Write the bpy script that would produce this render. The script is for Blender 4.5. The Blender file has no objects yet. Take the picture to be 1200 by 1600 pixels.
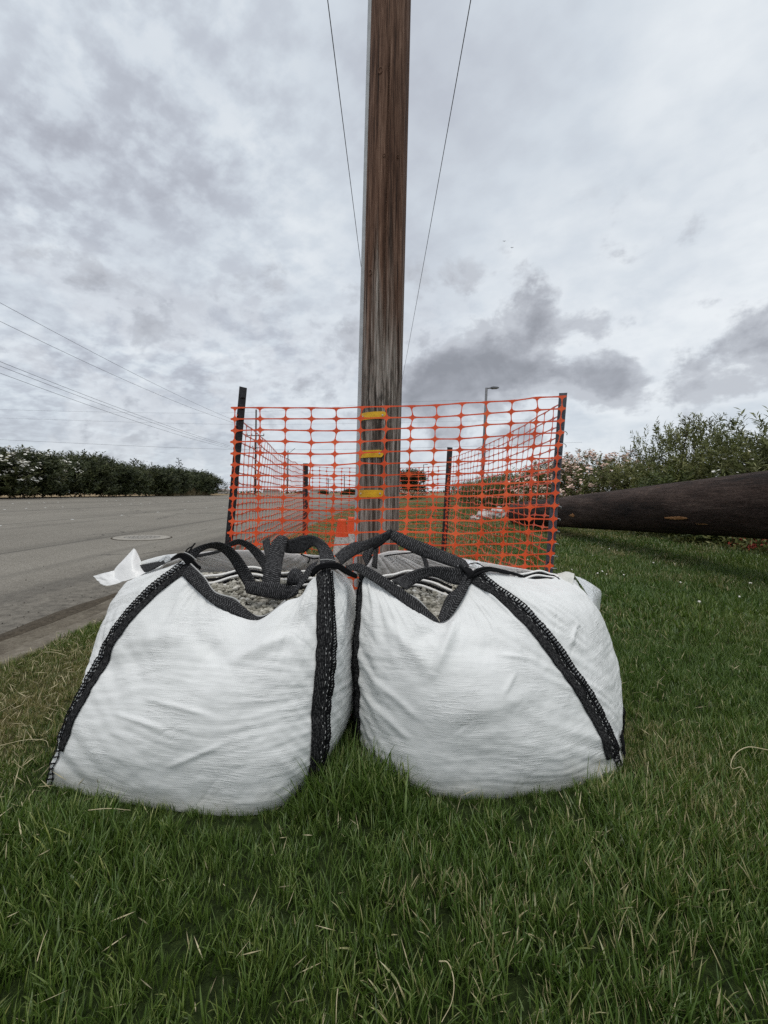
import bpy, bmesh, math, random
import numpy as np
from mathutils import Vector, Matrix

random.seed(7)
RNG = np.random.default_rng(7)
R = math.radians
scene = bpy.context.scene
COL = scene.collection

# ---------------------------------------------------------------- camera
FPX, HZ, CAMH = 693.0, 770.0, 0.86
cam_d = bpy.data.cameras.new('camera')
cam = bpy.data.objects.new('camera', cam_d)
COL.objects.link(cam)
cam.location = (0, 0, CAMH)
cam.rotation_euler = (R(90), 0, 0)
cam_d.sensor_fit = 'VERTICAL'
cam_d.sensor_height = 36.0
cam_d.lens = FPX / 1600 * 36.0
cam_d.shift_y = (HZ - 800) / 1600
cam_d.clip_start = 0.05
cam_d.clip_end = 6000
scene.camera = cam

# ---------------------------------------------------------------- node helper
class NT:
    def __init__(s, nt):
        s.nt = nt; s.n = nt.nodes; s.l = nt.links
    def node(s, t, **kw):
        n = s.n.new(t)
        for k, v in kw.items():
            setattr(n, k, v)
        return n
    def put(s, sock, v):
        if isinstance(v, bpy.types.NodeSocket):
            s.l.new(v, sock)
        elif v is not None:
            if sock.type == 'RGBA' and not isinstance(v, (int, float)) and len(v) == 3:
                v = (*v, 1)
            if sock.type in ('VECTOR', 'RGBA') and isinstance(v, (int, float)):
                v = (v, v, v) if sock.type == 'VECTOR' else (v, v, v, 1)
            sock.default_value = v
    def m(s, op, a, b=None, c=None, clamp=False):
        n = s.node('ShaderNodeMath', operation=op, use_clamp=clamp)
        s.put(n.inputs[0], a)
        if b is not None: s.put(n.inputs[1], b)
        if c is not None: s.put(n.inputs[2], c)
        return n.outputs[0]
    def vm(s, op, a, b=None, sc=None):
        n = s.node('ShaderNodeVectorMath', operation=op)
        s.put(n.inputs[0], a)
        if b is not None: s.put(n.inputs[1], b)
        if sc is not None: s.put(n.inputs['Scale'], sc)
        return n.outputs[0]
    def sep(s, v):
        n = s.node('ShaderNodeSeparateXYZ'); s.put(n.inputs[0], v)
        return n.outputs[0], n.outputs[1], n.outputs[2]
    def comb(s, x=0, y=0, z=0):
        n = s.node('ShaderNodeCombineXYZ')
        for i, v in enumerate((x, y, z)): s.put(n.inputs[i], v)
        return n.outputs[0]
    def noise(s, vec, scale=5, detail=4, rough=.5, dist=0, col=False):
        n = s.node('ShaderNodeTexNoise')
        s.put(n.inputs['Vector'], vec); s.put(n.inputs['Scale'], scale)
        s.put(n.inputs['Detail'], detail); s.put(n.inputs['Roughness'], rough)
        s.put(n.inputs['Distortion'], dist)
        return n.outputs['Color'] if col else n.outputs['Fac']
    def voro(s, vec, scale=5, out='Distance', feature='F1'):
        n = s.node('ShaderNodeTexVoronoi', feature=feature)
        s.put(n.inputs['Vector'], vec); s.put(n.inputs['Scale'], scale)
        return n.outputs[out]
    def ramp(s, f, stops, interp='LINEAR'):
        n = s.node('ShaderNodeValToRGB'); s.put(n.inputs[0], f)
        cr = n.color_ramp; cr.interpolation = interp
        while len(cr.elements) < len(stops): cr.elements.new(.5)
        for e, (p, c) in zip(cr.elements, stops):
            e.position = p
            e.color = (c, c, c, 1) if isinstance(c, (int, float)) else (*c, 1)
        return n.outputs[0]
    def mix(s, f, a, b, mode='MIX'):
        n = s.node('ShaderNodeMix', data_type='RGBA', blend_type=mode)
        s.put(n.inputs[0], f); s.put(n.inputs[6], a); s.put(n.inputs[7], b)
        return n.outputs[2]
    def ss(s, x, a, b):
        n = s.node('ShaderNodeMapRange', interpolation_type='SMOOTHSTEP')
        s.put(n.inputs[0], x); s.put(n.inputs[1], a); s.put(n.inputs[2], b)
        n.inputs[3].default_value = 0; n.inputs[4].default_value = 1
        return n.outputs[0]
    def bump(s, h, strength=.3, dist=.01, normal=None):
        n = s.node('ShaderNodeBump'); s.put(n.inputs['Height'], h)
        s.put(n.inputs['Strength'], strength); s.put(n.inputs['Distance'], dist)
        if normal is not None: s.put(n.inputs['Normal'], normal)
        return n.outputs[0]

# ---------------------------------------------------------------- world: overcast sky
SUN_EL, SUN_AZ = 74, 186          # azimuth clockwise from +Y: behind the camera, a little left
world = bpy.data.worlds.new('World')
scene.world = world
world.use_nodes = True
w = NT(world.node_tree)
w.n.clear()
wo = w.node('ShaderNodeOutputWorld')
bg = w.node('ShaderNodeBackground')
w.l.new(bg.outputs[0], wo.inputs[0])
sky = w.node('ShaderNodeTexSky', sky_type='NISHITA')
sky.sun_disc = False
sky.sun_elevation = R(SUN_EL)
sky.sun_rotation = R(SUN_AZ)
sky.air_density = 1.0; sky.dust_density = 2.0
tc = w.node('ShaderNodeTexCoord')
D = w.vm('NORMALIZE', tc.outputs['Generated'])
dx, dy, dz = w.sep(D)
zc = w.m('MAXIMUM', dz, 0.0)
inv = w.m('DIVIDE', 1.0, w.m('ADD', zc, 0.22))
pl = w.comb(w.m('MULTIPLY', dx, inv), w.m('MULTIPLY', dy, inv), 0)
# sheet of altostratus: large patches, and a rippled mackerel layer towards the left
rot = w.node('ShaderNodeVectorRotate', rotation_type='Z_AXIS')
w.put(rot.inputs['Vector'], pl); rot.inputs['Angle'].default_value = R(38)
st = w.vm('MULTIPLY', rot.outputs[0], (1.0, .8, 1))
big = w.noise(st, 1.0, 3, .5, .3)
mid = w.noise(st, 2.6, 4, .5, .1)
fine = w.ss(w.noise(w.vm('MULTIPLY', rot.outputs[0], (1.0, 1.15, 1)), 11.0, 5, .55, .05), .32, .68)
leftm = w.ss(w.m('MULTIPLY', dx, -1.0), -.10, .45)
patch = w.ss(w.noise(st, 1.7, 2, .5), .38, .60)
rip = w.m('MULTIPLY', w.m('SUBTRACT', fine, .5), w.m('ADD', w.m('MULTIPLY', w.m('MULTIPLY', leftm, patch), .20), w.m('ADD', .06, w.m('MULTIPLY', leftm, .09))))
tone = w.m('ADD', w.m('ADD', w.m('MULTIPLY', w.m('SUBTRACT', big, .5), .62), w.m('MULTIPLY', w.m('SUBTRACT', mid, .5), .72)), rip)
tone = w.m('ADD', w.m('SUBTRACT', tone, w.m('MULTIPLY', leftm, .09)), w.m('ADD', .55, w.m('MULTIPLY', w.ss(dx, -.05, .5), .19)), clamp=True)
sheet = w.ramp(tone, [(.20, (.40, .42, .475)), (.44, (.515, .552, .615)), (.62, (.63, .685, .745)), (.86, (.82, .86, .89))])
# paler band low over the horizon
sheet = w.mix(w.m('MULTIPLY', w.ss(dz, .30, .02), .45), sheet, (.60, .66, .72))
# dark cumulus low down, seen against the sheet
az = w.m('ARCTAN2', dx, dy)
el = w.m('ARCTAN2', dz, w.m('SQRT', w.m('ADD', w.m('MULTIPLY', dx, dx), w.m('MULTIPLY', dy, dy))))
ae = w.comb(az, el, .37)
cn = w.noise(w.vm('MULTIPLY', ae, (1.0, 1.35, 1)), 7.0, 9, .60, .15)
cb = w.noise(w.vm('MULTIPLY', ae, (1.0, 2.4, 1)), 1.6, 2, .5)
def blob(a0, e0, sa, se):
    u = w.m('DIVIDE', w.m('SUBTRACT', az, a0), sa)
    v = w.m('DIVIDE', w.m('SUBTRACT', el, e0), se)
    return w.m('EXPONENT', w.m('MULTIPLY', w.m('ADD', w.m('MULTIPLY', u, u), w.m('MULTIPLY', v, v)), -1.0))
bl = None
for a0, e0, sa, se, k in [(.215, .262, .185, .085, .72), (.325, .365, .080, .055, .56), (.285, .310, .10, .05, .25), (.39, .285, .04, .03, -.25), (.455, .225, .085, .036, .62), (.115, .215, .085, .075, .55),
                          (.68, .205, .150, .065, .62), (.57, .165, .08, .035, .35), (.20, .115, .17, .045, .42), (-.31, .065, .10, .018, .35), (.545, .27, .045, .09, -.45), (.42, .135, .05, .03, -.2),
                          (-1.5, .22, .35, .08, .45), (1.6, .25, .3, .09, .5), (2.6, .2, .4, .1, .5), (-2.5, .2, .4, .08, .4)]:
    b = w.m('MULTIPLY', blob(a0, e0, sa, se), k)
    bl = b if bl is None else w.m('ADD', bl, b)
dens = w.m('ADD', w.m('ADD', bl, w.m('MULTIPLY', w.m('SUBTRACT', cn, .5), 2.3)), w.m('MULTIPLY', w.m('SUBTRACT', cb, .6), .35))
cmask = w.ss(dens, .11, .40)
cmask = w.m('MULTIPLY', cmask, w.m('MULTIPLY', w.ss(el, .62, .40), w.ss(el, .0, .05)))
rimm = w.m('MULTIPLY', w.m('MULTIPLY', w.ss(dens, -.16, .10), w.ss(dens, .36, .12)), w.ss(el, .5, .3))
inner = w.noise(w.vm('MULTIPLY', ae, (1, 1.6, 1)), 8.0, 6, .6, .3)
cc = w.ramp(w.m('ADD', w.m('MULTIPLY', inner, .8), w.m('MULTIPLY', w.ss(dens, .9, .25), .32)), [(.30, (.255, .265, .295)), (.5, (.36, .375, .415)), (.72, (.52, .545, .59))])
skyc = w.mix(w.m('MULTIPLY', rimm, .35), sheet, (.84, .87, .90))
skyc = w.mix(w.m('MULTIPLY', cmask, .93), skyc, cc)
# the clear-sky light behind the cloud, and plain grey below the horizon
nish = w.vm('SCALE', sky.outputs[0], sc=0.1)
skyc = w.mix(.07, skyc, nish)
skyc = w.mix(w.ss(dz, 0.0, -.05), skyc, (.20, .20, .19))
w.put(bg.inputs[0], skyc)
bg.inputs[1].default_value = 1.06

sun_d = bpy.data.lights.new('sun', 'SUN')
sun_d.energy = 1.5
sun_d.angle = R(25)
sun_d.color = (1.0, .955, .89)
sun = bpy.data.objects.new('sun', sun_d)
COL.objects.link(sun)
sd = Vector((math.sin(R(SUN_AZ)) * math.cos(R(SUN_EL)), math.cos(R(SUN_AZ)) * math.cos(R(SUN_EL)), math.sin(R(SUN_EL))))
sun.rotation_euler = sd.to_track_quat('Z', 'Y').to_euler()
sun.location = sd * 30

scene.view_settings.view_transform = 'Standard'
scene.view_settings.look = 'None'
scene.view_settings.exposure = 0.0
scene.view_settings.gamma = 1.0
scene.view_settings.use_curve_mapping = False
scene.cycles.use_denoising = False

# ---------------------------------------------------------------- helpers
def P(px, py, d):
    return np.array([(px - 600) / FPX * d, d, CAMH - (py - HZ) / FPX * d])
def G(px, py, z=0.0):
    d = (CAMH - z) * FPX / (py - HZ)
    return np.array([(px - 600) / FPX * d, d, z])

def tag(o, label=None, cat=None, group=None, kind=None):
    if label: o['label'] = label
    if cat: o['category'] = cat
    if group: o['group'] = group
    if kind: o['kind'] = kind
    return o
def empty(name, loc=(0, 0, 0)):
    o = bpy.data.objects.new(name, None); COL.objects.link(o)
    o.location = loc; o.empty_display_size = .1
    return o
def link_mesh(name, me, parent=None):
    o = bpy.data.objects.new(name, me); COL.objects.link(o)
    if parent is not None:
        o.parent = parent
        o.matrix_parent_inverse = Matrix.Translation(-parent.location)   # the mesh is given in world coordinates
    return o
def mesh(name, verts, faces, mats, parent=None, uv=None, smooth=False, fmat=None, attrs=None):
    me = bpy.data.meshes.new(name)
    verts = np.asarray(verts, dtype=np.float32).reshape(-1, 3)
    me.from_pydata(verts.tolist() if len(verts) < 2000 else verts, [], faces)
    for m_ in (mats if isinstance(mats, (list, tuple)) else [mats]): me.materials.append(m_)
    if fmat is not None: me.polygons.foreach_set('material_index', np.asarray(fmat, dtype=np.int32))
    if smooth: me.polygons.foreach_set('use_smooth', np.ones(len(me.polygons), dtype=bool))
    if uv is not None:
        ul = me.uv_layers.new(name='uv')
        li = np.zeros(len(me.loops), dtype=np.int32); me.loops.foreach_get('vertex_index', li)
        ul.data.foreach_set('uv', np.asarray(uv, dtype=np.float32)[li].ravel())
    for an, av in (attrs or {}).items():
        a = me.attributes.new(an, 'FLOAT', 'POINT'); a.data.foreach_set('value', np.asarray(av, dtype=np.float32))
    me.update()
    return link_mesh(name, me, parent)

class MB:
    """collects shapes for one mesh"""
    def __init__(s): s.v = []; s.f = []; s.mi = []; s.uv = []
    def add(s, v, f, mi=0, uv=None):
        o = len(s.v)
        s.v += [tuple(map(float, p)) for p in v]
        s.uv += list(uv) if uv is not None else [(0, 0)] * len(v)
        s.f += [tuple(i + o for i in q) for q in f]; s.mi += [mi] * len(f)
    def box(s, c, sx, sy, sz, mi=0, rz=0):
        v = []
        for z in (-1, 1):
            for x, y in ((-1, -1), (1, -1), (1, 1), (-1, 1)):
                X, Y = x * sx / 2, y * sy / 2
                v.append((c[0] + X * math.cos(rz) - Y * math.sin(rz), c[1] + X * math.sin(rz) + Y * math.cos(rz), c[2] + z * sz / 2))
        s.add(v, [(3, 2, 1, 0), (4, 5, 6, 7), (0, 1, 5, 4), (1, 2, 6, 5), (2, 3, 7, 6), (3, 0, 4, 7)], mi)
    def tube(s, pts, r, n=8, mi=0, cap=True):
        pts = [np.asarray(p, float) for p in pts]
        rr = r if isinstance(r, (list, tuple, np.ndarray)) else [r] * len(pts)
        vs = []; fs = []; uv = []; L = 0
        up = np.array([0, 0, 1.0])
        prev = None
        for i, p in enumerate(pts):
            t = pts[min(i + 1, len(pts) - 1)] - pts[max(i - 1, 0)]
            t = t / (np.linalg.norm(t) + 1e-9)
            if prev is None:
                a = np.cross(t, up if abs(t[2]) < .9 else np.array([1.0, 0, 0]))
            else:
                a = prev - t * np.dot(prev, t)
            a /= np.linalg.norm(a) + 1e-9; prev = a
            b = np.cross(t, a)
            if i: L += np.linalg.norm(p - pts[i - 1])
            for k in range(n):
                an = 2 * math.pi * k / n
                vs.append(p + (a * math.cos(an) + b * math.sin(an)) * rr[i]); uv.append((k / n, L))
        for i in range(len(pts) - 1):
            for k in range(n):
                fs.append((i * n + k, i * n + (k + 1) % n, (i + 1) * n + (k + 1) % n, (i + 1) * n + k))
        if cap:
            fs.append(tuple(range(n - 1, -1, -1))); fs.append(tuple(range((len(pts) - 1) * n, len(pts) * n)))
        s.add(vs, fs, mi, uv)
    def build(s, name, mats, parent=None, smooth=False):
        return mesh(name, s.v, s.f, mats, parent, uv=s.uv, smooth=smooth, fmat=s.mi)

def catmull(pts, n):
    pts = np.asarray(pts, float)
    m_ = len(pts)
    if m_ == 2:
        t = np.linspace(0, 1, n)[:, None]; return pts[0] * (1 - t) + pts[1] * t
    ext = np.vstack([2 * pts[0] - pts[1], pts, 2 * pts[-1] - pts[-2]])
    t = np.linspace(0, m_ - 1 - 1e-6, n); i = t.astype(int); f = (t - i)[:, None]
    p0, p1, p2, p3 = ext[i], ext[i + 1], ext[i + 2], ext[i + 3]
    return .5 * (2 * p1 + (p2 - p0) * f + (2 * p0 - 5 * p1 + 4 * p2 - p3) * f ** 2 + (3 * p1 - p0 - 3 * p2 + p3) * f ** 3)

# gradient noise in numpy
_perm = np.random.default_rng(3).permutation(512)
_gr = np.random.default_rng(4).normal(size=(512, 2)); _gr /= np.linalg.norm(_gr, axis=1)[:, None]
def pn(x, y, seed=0):
    x = np.asarray(x, float) + seed * 17.31; y = np.asarray(y, float) + seed * 9.77
    xi = np.floor(x).astype(int); yi = np.floor(y).astype(int); xf = x - xi; yf = y - yi
    def g(ix, iy, fx, fy):
        h = _perm[(_perm[ix % 512] + iy) % 512]; v = _gr[h]
        return v[..., 0] * fx + v[..., 1] * fy
    u = xf ** 3 * (xf * (xf * 6 - 15) + 10); v = yf ** 3 * (yf * (yf * 6 - 15) + 10)
    a = g(xi, yi, xf, yf); b = g(xi + 1, yi, xf - 1, yf); c = g(xi, yi + 1, xf, yf - 1); d = g(xi + 1, yi + 1, xf - 1, yf - 1)
    return ((a * (1 - u) + b * u) * (1 - v) + (c * (1 - u) + d * u) * v) * 1.4
def fbm(x, y, o=3, seed=0):
    s_ = 0; a = 1
    for i in range(o):
        s_ = s_ + a * pn(np.asarray(x) * 2 ** i, np.asarray(y) * 2 ** i, seed + i); a *= .5
    return s_

# ---------------------------------------------------------------- materials
MATS = {}
def mat(name, color=(.5, .5, .5), rough=.6, spec=.4, metal=0.0):
    m_ = bpy.data.materials.new(name); m_.use_nodes = True
    t = NT(m_.node_tree)
    b = t.n['Principled BSDF']
    t.put(b.inputs['Base Color'], color); b.inputs['Roughness'].default_value = rough
    b.inputs['Specular IOR Level'].default_value = spec; b.inputs['Metallic'].default_value = metal
    MATS[name] = m_
    return m_, t, b
def obj_co(t): return t.node('ShaderNodeTexCoord').outputs['Object']
def world_co(t): return t.node('ShaderNodeNewGeometry').outputs['Position']
def uv_co(t): return t.node('ShaderNodeTexCoord').outputs['UV']
def varied(name, c1, c2, scale=8, rough=.7, spec=.3, bs=.3, bd=.01, detail=5):
    m_, t, b = mat(name, c1, rough, spec)
    f = t.noise(world_co(t), scale, detail, .6)
    t.put(b.inputs['Base Color'], t.ramp(f, [(.3, c1), (.7, c2)]))
    t.put(b.inputs['Normal'], t.bump(f, bs, bd))
    return m_

# woven polypropylene bag cloth: uv in metres
m_, t, b = mat('woven_white_cloth', (.8, .8, .8), .5, .35)
uv = uv_co(t); ux, uy, _ = t.sep(uv)
wx = t.m('SINE', t.m('MULTIPLY', ux, 2 * math.pi / .0062)); wy = t.m('SINE', t.m('MULTIPLY', uy, 2 * math.pi / .0062))
weave = t.m('MULTIPLY', wx, wy)
n1 = t.noise(uv, 4, 4, .6); n2 = t.noise(t.vm('MULTIPLY', uv, (18, 300, 1)), 1, 3, .6); n3 = t.noise(uv, 55, 4, .65)
c = t.ramp(n1, [(.3, (.82, .835, .82)), (.7, (.875, .885, .875))])
c = t.mix(t.m('MULTIPLY', t.ss(weave, .1, 1.0), .20), c, (.56, .58, .57))
spk = t.voro(uv, 26, 'Distance'); spk = t.m('MULTIPLY', t.ss(spk, .055, .03), t.ss(t.noise(uv, 9, 2), .60, .68))
c = t.mix(t.m('MULTIPLY', spk, .5), c, (.3, .27, .22))
c = t.mix(t.m('MULTIPLY', t.ss(n3, .58, .82), .16), c, (.45, .43, .38))
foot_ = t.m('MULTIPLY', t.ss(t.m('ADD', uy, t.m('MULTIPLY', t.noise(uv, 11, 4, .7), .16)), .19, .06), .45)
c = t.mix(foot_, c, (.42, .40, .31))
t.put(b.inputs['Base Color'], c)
h = t.m('ADD', t.m('MULTIPLY', weave, .25), t.m('MULTIPLY', n2, .8))
wr = t.noise(t.vm('MULTIPLY', uv, (9, 110, 1)), 1, 4, .65, .4)
wr = t.m('MULTIPLY', t.m('ABSOLUTE', t.m('SUBTRACT', wr, .5)), t.m('ADD', .3, t.m('MULTIPLY', t.ss(t.noise(uv, 6, 3), .45, .65), 1.6)))
crz = t.voro(t.vm('ADD', t.vm('MULTIPLY', uv, (7, 7, 1)), t.vm('SCALE', t.noise(uv, 5, 3, .5, 0, True), sc=.6)), 1, 'Distance', 'DISTANCE_TO_EDGE')
crz = t.m('MULTIPLY', t.ss(crz, .05, .0), t.ss(t.noise(uv, 3.1, 2), .52, .62))
h2 = t.m('SUBTRACT', t.m('MULTIPLY', wr, 1.6), t.m('MULTIPLY', crz, .35))
nb = t.bump(h2, .5, .005)
t.put(b.inputs['Normal'], t.bump(h, .30, .0016, nb))
tr = t.node('ShaderNodeBsdfTranslucent'); tr.inputs[0].default_value = (.8, .8, .78, 1)
mx = t.node('ShaderNodeMixShader'); mx.inputs[0].default_value = .12
t.l.new(b.outputs[0], mx.inputs[1]); t.l.new(tr.outputs[0], mx.inputs[2]); t.l.new(mx.outputs[0], t.n['Material Output'].inputs[0])

m_, t, b = mat('grey_liner', (.5, .5, .5), .45, .4)
f = t.noise(world_co(t), 14, 4, .6)
t.put(b.inputs['Base Color'], t.ramp(f, [(.3, (.68, .66, .645)), (.7, (.80, .785, .775))]))
t.put(b.inputs['Normal'], t.bump(t.noise(world_co(t), 22, 3), .5, .01))
tr = t.node('ShaderNodeBsdfTranslucent'); tr.inputs[0].default_value = (.7, .68, .66, 1)
mx = t.node('ShaderNodeMixShader'); mx.inputs[0].default_value = .35
t.l.new(b.outputs[0], mx.inputs[1]); t.l.new(tr.outputs[0], mx.inputs[2]); t.l.new(mx.outputs[0], t.n['Material Output'].inputs[0])

# black webbing with herringbone grey threads: uv = (across 0..1, along in metres)
def webbing(name, dark, pale, amount):
    m_, t, b = mat(name, dark, .85, .12)
    ux, uy, _ = t.sep(uv_co(t))
    tri = t.m('PINGPONG', t.m('MULTIPLY', ux, 4.0), 1.0)
    ph = t.m('ADD', t.m('MULTIPLY', uy, 2 * math.pi / .0078), t.m('MULTIPLY', tri, 5.5))
    s_ = t.m('SINE', ph)
    ribs = t.m('SINE', t.m('MULTIPLY', ux, 2 * math.pi * 9))
    br = t.noise(t.comb(t.m('MULTIPLY', ux, 6), t.m('MULTIPLY', uy, 90), 0), 1, 3, .7)
    f = t.m('MULTIPLY', t.ss(s_, .1, 1.0), t.ss(br, .35, .65))
    t.put(b.inputs['Base Color'], t.mix(t.m('MULTIPLY', f, amount), dark, pale))
    t.put(b.inputs['Normal'], t.bump(t.m('ADD', s_, t.m('MULTIPLY', ribs, .6)), .25, .0010))
    return m_
webbing('black_webbing', (.017, .017, .018), (.21, .21, .215), .72)
m_, t, b = mat('ribbed_webbing', (.008, .008, .009), .85, .12)
ux, uy, _ = t.sep(uv_co(t))
ribs = t.m('SINE', t.m('MULTIPLY', ux, 2 * math.pi * 11))
br = t.noise(t.comb(t.m('MULTIPLY', ux, 11), t.m('MULTIPLY', uy, 120), 0), 1, 3, .7)
f = t.m('MULTIPLY', t.ss(ribs, .2, 1.0), t.ss(br, .42, .62))
t.put(b.inputs['Base Color'], t.mix(t.m('MULTIPLY', f, .8), (.008, .008, .009), (.17, .17, .17)))
t.put(b.inputs['Normal'], t.bump(ribs, .35, .0012))
mat('pale_hem', (.84, .83, .80), .6, .3)
mat('black_thread', (.008, .008, .009), .85, .12)
mat('pale_thread', (.40, .40, .39), .7, .2)
m_, t, b = mat('clear_film', (.80, .82, .83), .25, .5)
b.inputs['Transmission Weight'].default_value = .35
b.inputs['Alpha'].default_value = .78
t.put(b.inputs['Normal'], t.bump(t.noise(world_co(t), 45, 3), .6, .006))
m_, t, b = mat('milky_film', (.84, .84, .83), .35, .45)
b.inputs['Alpha'].default_value = .9
t.put(b.inputs['Normal'], t.bump(t.noise(world_co(t), 35, 3), .5, .006))

# orange barrier netting
m_, t, b = mat('orange_plastic', (.80, .085, .020), .42, .45)
f = t.noise(world_co(t), 9, 6, .7)
t.put(b.inputs['Base Color'], t.ramp(f, [(.3, (.66, .065, .015)), (.5, (.84, .10, .022)), (.7, (.93, .17, .045))]))
b.inputs['Subsurface Weight'].default_value = 0

varied('post_black', (.014, .014, .015), (.035, .035, .038), 30, .55, .4, .3, .004)
varied('post_grey', (.055, .062, .075), (.10, .11, .125), 25, .55, .45, .3, .004)

# utility pole timber: uv = (around, height in m)
m_, t, b = mat('pole_timber', (.1, .08, .06), .85, .2)
p = obj_co(t); x, y, z = t.sep(p)
g1 = t.noise(t.vm('MULTIPLY', p, (60, 60, 2.2)), 1, 6, .7)
g2 = t.noise(t.vm('MULTIPLY', p, (170, 170, 4.5)), 1, 4, .7)
g3 = t.noise(t.vm('MULTIPLY', p, (22, 22, .9)), 1, 4, .6)
gr = t.m('ADD', t.m('ADD', t.m('MULTIPLY', g1, .5), t.m('MULTIPLY', g2, .35)), t.m('MULTIPLY', g3, .15))
brown = t.ramp(gr, [(.40, (.022, .010, .006)), (.47, (.092, .046, .028)), (.54, (.165, .092, .060)), (.63, (.30, .19, .135))])
grey = t.ramp(gr, [(.41, (.018, .014, .010)), (.46, (.12, .10, .082)), (.52, (.29, .26, .225)), (.60, (.52, .49, .45))])
wm = t.ss(t.m('ADD', z, t.m('MULTIPLY', t.m('SUBTRACT', g3, .5), 2.2)), 2.3, 1.25)
col = t.mix(wm, brown, grey)
ck = t.ss(t.noise(t.vm('MULTIPLY', p, (85, 85, 1.1)), 1, 3, .55), .62, .67)
col = t.mix(t.m('MULTIPLY', ck, .85), col, (.012, .008, .006))
# dark blotches where the preservative has bled, around 1.4 m
bl_ = t.m('MULTIPLY', t.m('MULTIPLY', t.ss(z, .7, 1.15), t.ss(z, 1.75, 1.35)), t.ss(t.noise(t.vm('MULTIPLY', p, (45, 45, 9)), 1, 5, .75), .48, .62))
col = t.mix(t.m('MULTIPLY', bl_, .7), col, (.02, .018, .015))
t.put(b.inputs['Base Color'], col)
t.put(b.inputs['Normal'], t.bump(gr, .9, .010))
varied('moulding_grey', (.38, .40, .41), (.50, .52, .53), 20, .5, .4, .15, .002)
varied('yellow_reflective', (.56, .30, .012), (.86, .52, .02), 26, .45, .4, .25, .002, 7)

# dark treated log
m_, t, b = mat('treated_log', (.02, .014, .012), .8, .18)
p = obj_co(t)
a1 = t.m('ADD', t.m('MULTIPLY', t.noise(t.vm('MULTIPLY', p, (26, 3.2, 26)), 1, 8, .75), .6), t.m('MULTIPLY', t.noise(t.vm('MULTIPLY', p, (70, 24, 70)), 1, 4, .7), .4))
a2 = t.noise(t.vm('MULTIPLY', p, (4, .9, 4)), 1, 4, .6)
col = t.ramp(t.m('ADD', t.m('MULTIPLY', a1, .6), t.m('MULTIPLY', a2, .4)), [(.39, (.008, .005, .004)), (.48, (.034, .021, .016)), (.56, (.070, .047, .038)), (.66, (.16, .115, .09))])
sc_ = t.noise(t.vm('MULTIPLY', p, (9, 2.6, 9)), 1, 5, .75)
col = t.mix(t.m('MULTIPLY', t.ss(sc_, .66, .72), .8), col, (.22, .115, .06))
t.put(b.inputs['Base Color'], col)
t.put(b.inputs['Normal'], t.bump(a1, 1.0, .05))
varied('raw_wood', (.26, .10, .035), (.46, .26, .12), 40, .8, .2, .6, .006)

# asphalt
m_, t, b = mat('asphalt', (.1, .1, .1), .9, .25)
p = world_co(t); x, y, z = t.sep(p)
lane = t.noise(t.vm('MULTIPLY', p, (.55, .035, 1)), 1, 3, .5)
big = t.noise(p, .5, 5, .6)
gr1 = t.noise(p, 70, 3, .7); vo = t.voro(p, 95, 'Color')
agg = t.sep(vo)[0]
base = t.ramp(t.m('ADD', t.m('MULTIPLY', lane, .55), t.m('MULTIPLY', big, .45)), [(.32, (.148, .134, .110)), (.52, (.20, .183, .152)), (.68, (.25, .23, .193))])
base = t.mix(.30, base, t.ramp(agg, [(.1, (.07, .064, .055)), (.55, (.22, .20, .17)), (.97, (.48, .45, .40))]))
near = t.ss(x, -4.4, -2.6)
base = t.mix(t.m('MULTIPLY', near, .8), base, t.ramp(t.noise(p, 9, 6, .75), [(.35, (.055, .049, .040)), (.55, (.16, .145, .12)), (.75, (.26, .238, .20))]))
def seam(x0, wd, wob, k, c_):
    global base
    dd = t.m('ABSOLUTE', t.m('ADD', t.m('SUBTRACT', x, x0), t.m('MULTIPLY', t.m('SUBTRACT', t.noise(t.comb(0, t.m('MULTIPLY', y, .5), x0), 1, 3), .5), wob)))
    base = t.mix(t.m('MULTIPLY', t.ss(dd, wd, wd * .3), k), base, c_)
seam(-5.6, .05, .2, .55, (.035, .033, .03)); seam(-9.3, .06, .25, .6, (.035, .033, .03)); seam(-3.4, .25, .5, .35, (.06, .055, .048)); seam(-13.2, .08, .2, .45, (.04, .038, .035))
cr = t.voro(t.vm('ADD', t.vm('MULTIPLY', p, (.45, .22, 0)), t.vm('SCALE', t.noise(p, 1.4, 4, .6, 0, True), sc=.35)), 1, 'Distance', 'DISTANCE_TO_EDGE')
base = t.mix(t.m('MULTIPLY', t.m('MULTIPLY', t.ss(cr, .012, .003), t.ss(t.noise(p, .35, 2), .46, .56)), .7), base, (.03, .028, .025))
base = t.mix(t.m('MULTIPLY', t.ss(t.noise(t.vm('MULTIPLY', p, (1.1, .05, 1)), 1, 4, .6), .52, .66), .35), base, (.085, .078, .066))
t.put(b.inputs['Base Color'], base)
t.put(b.inputs['Normal'], t.bump(t.m('ADD', gr1, agg), .6, .006))

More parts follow.
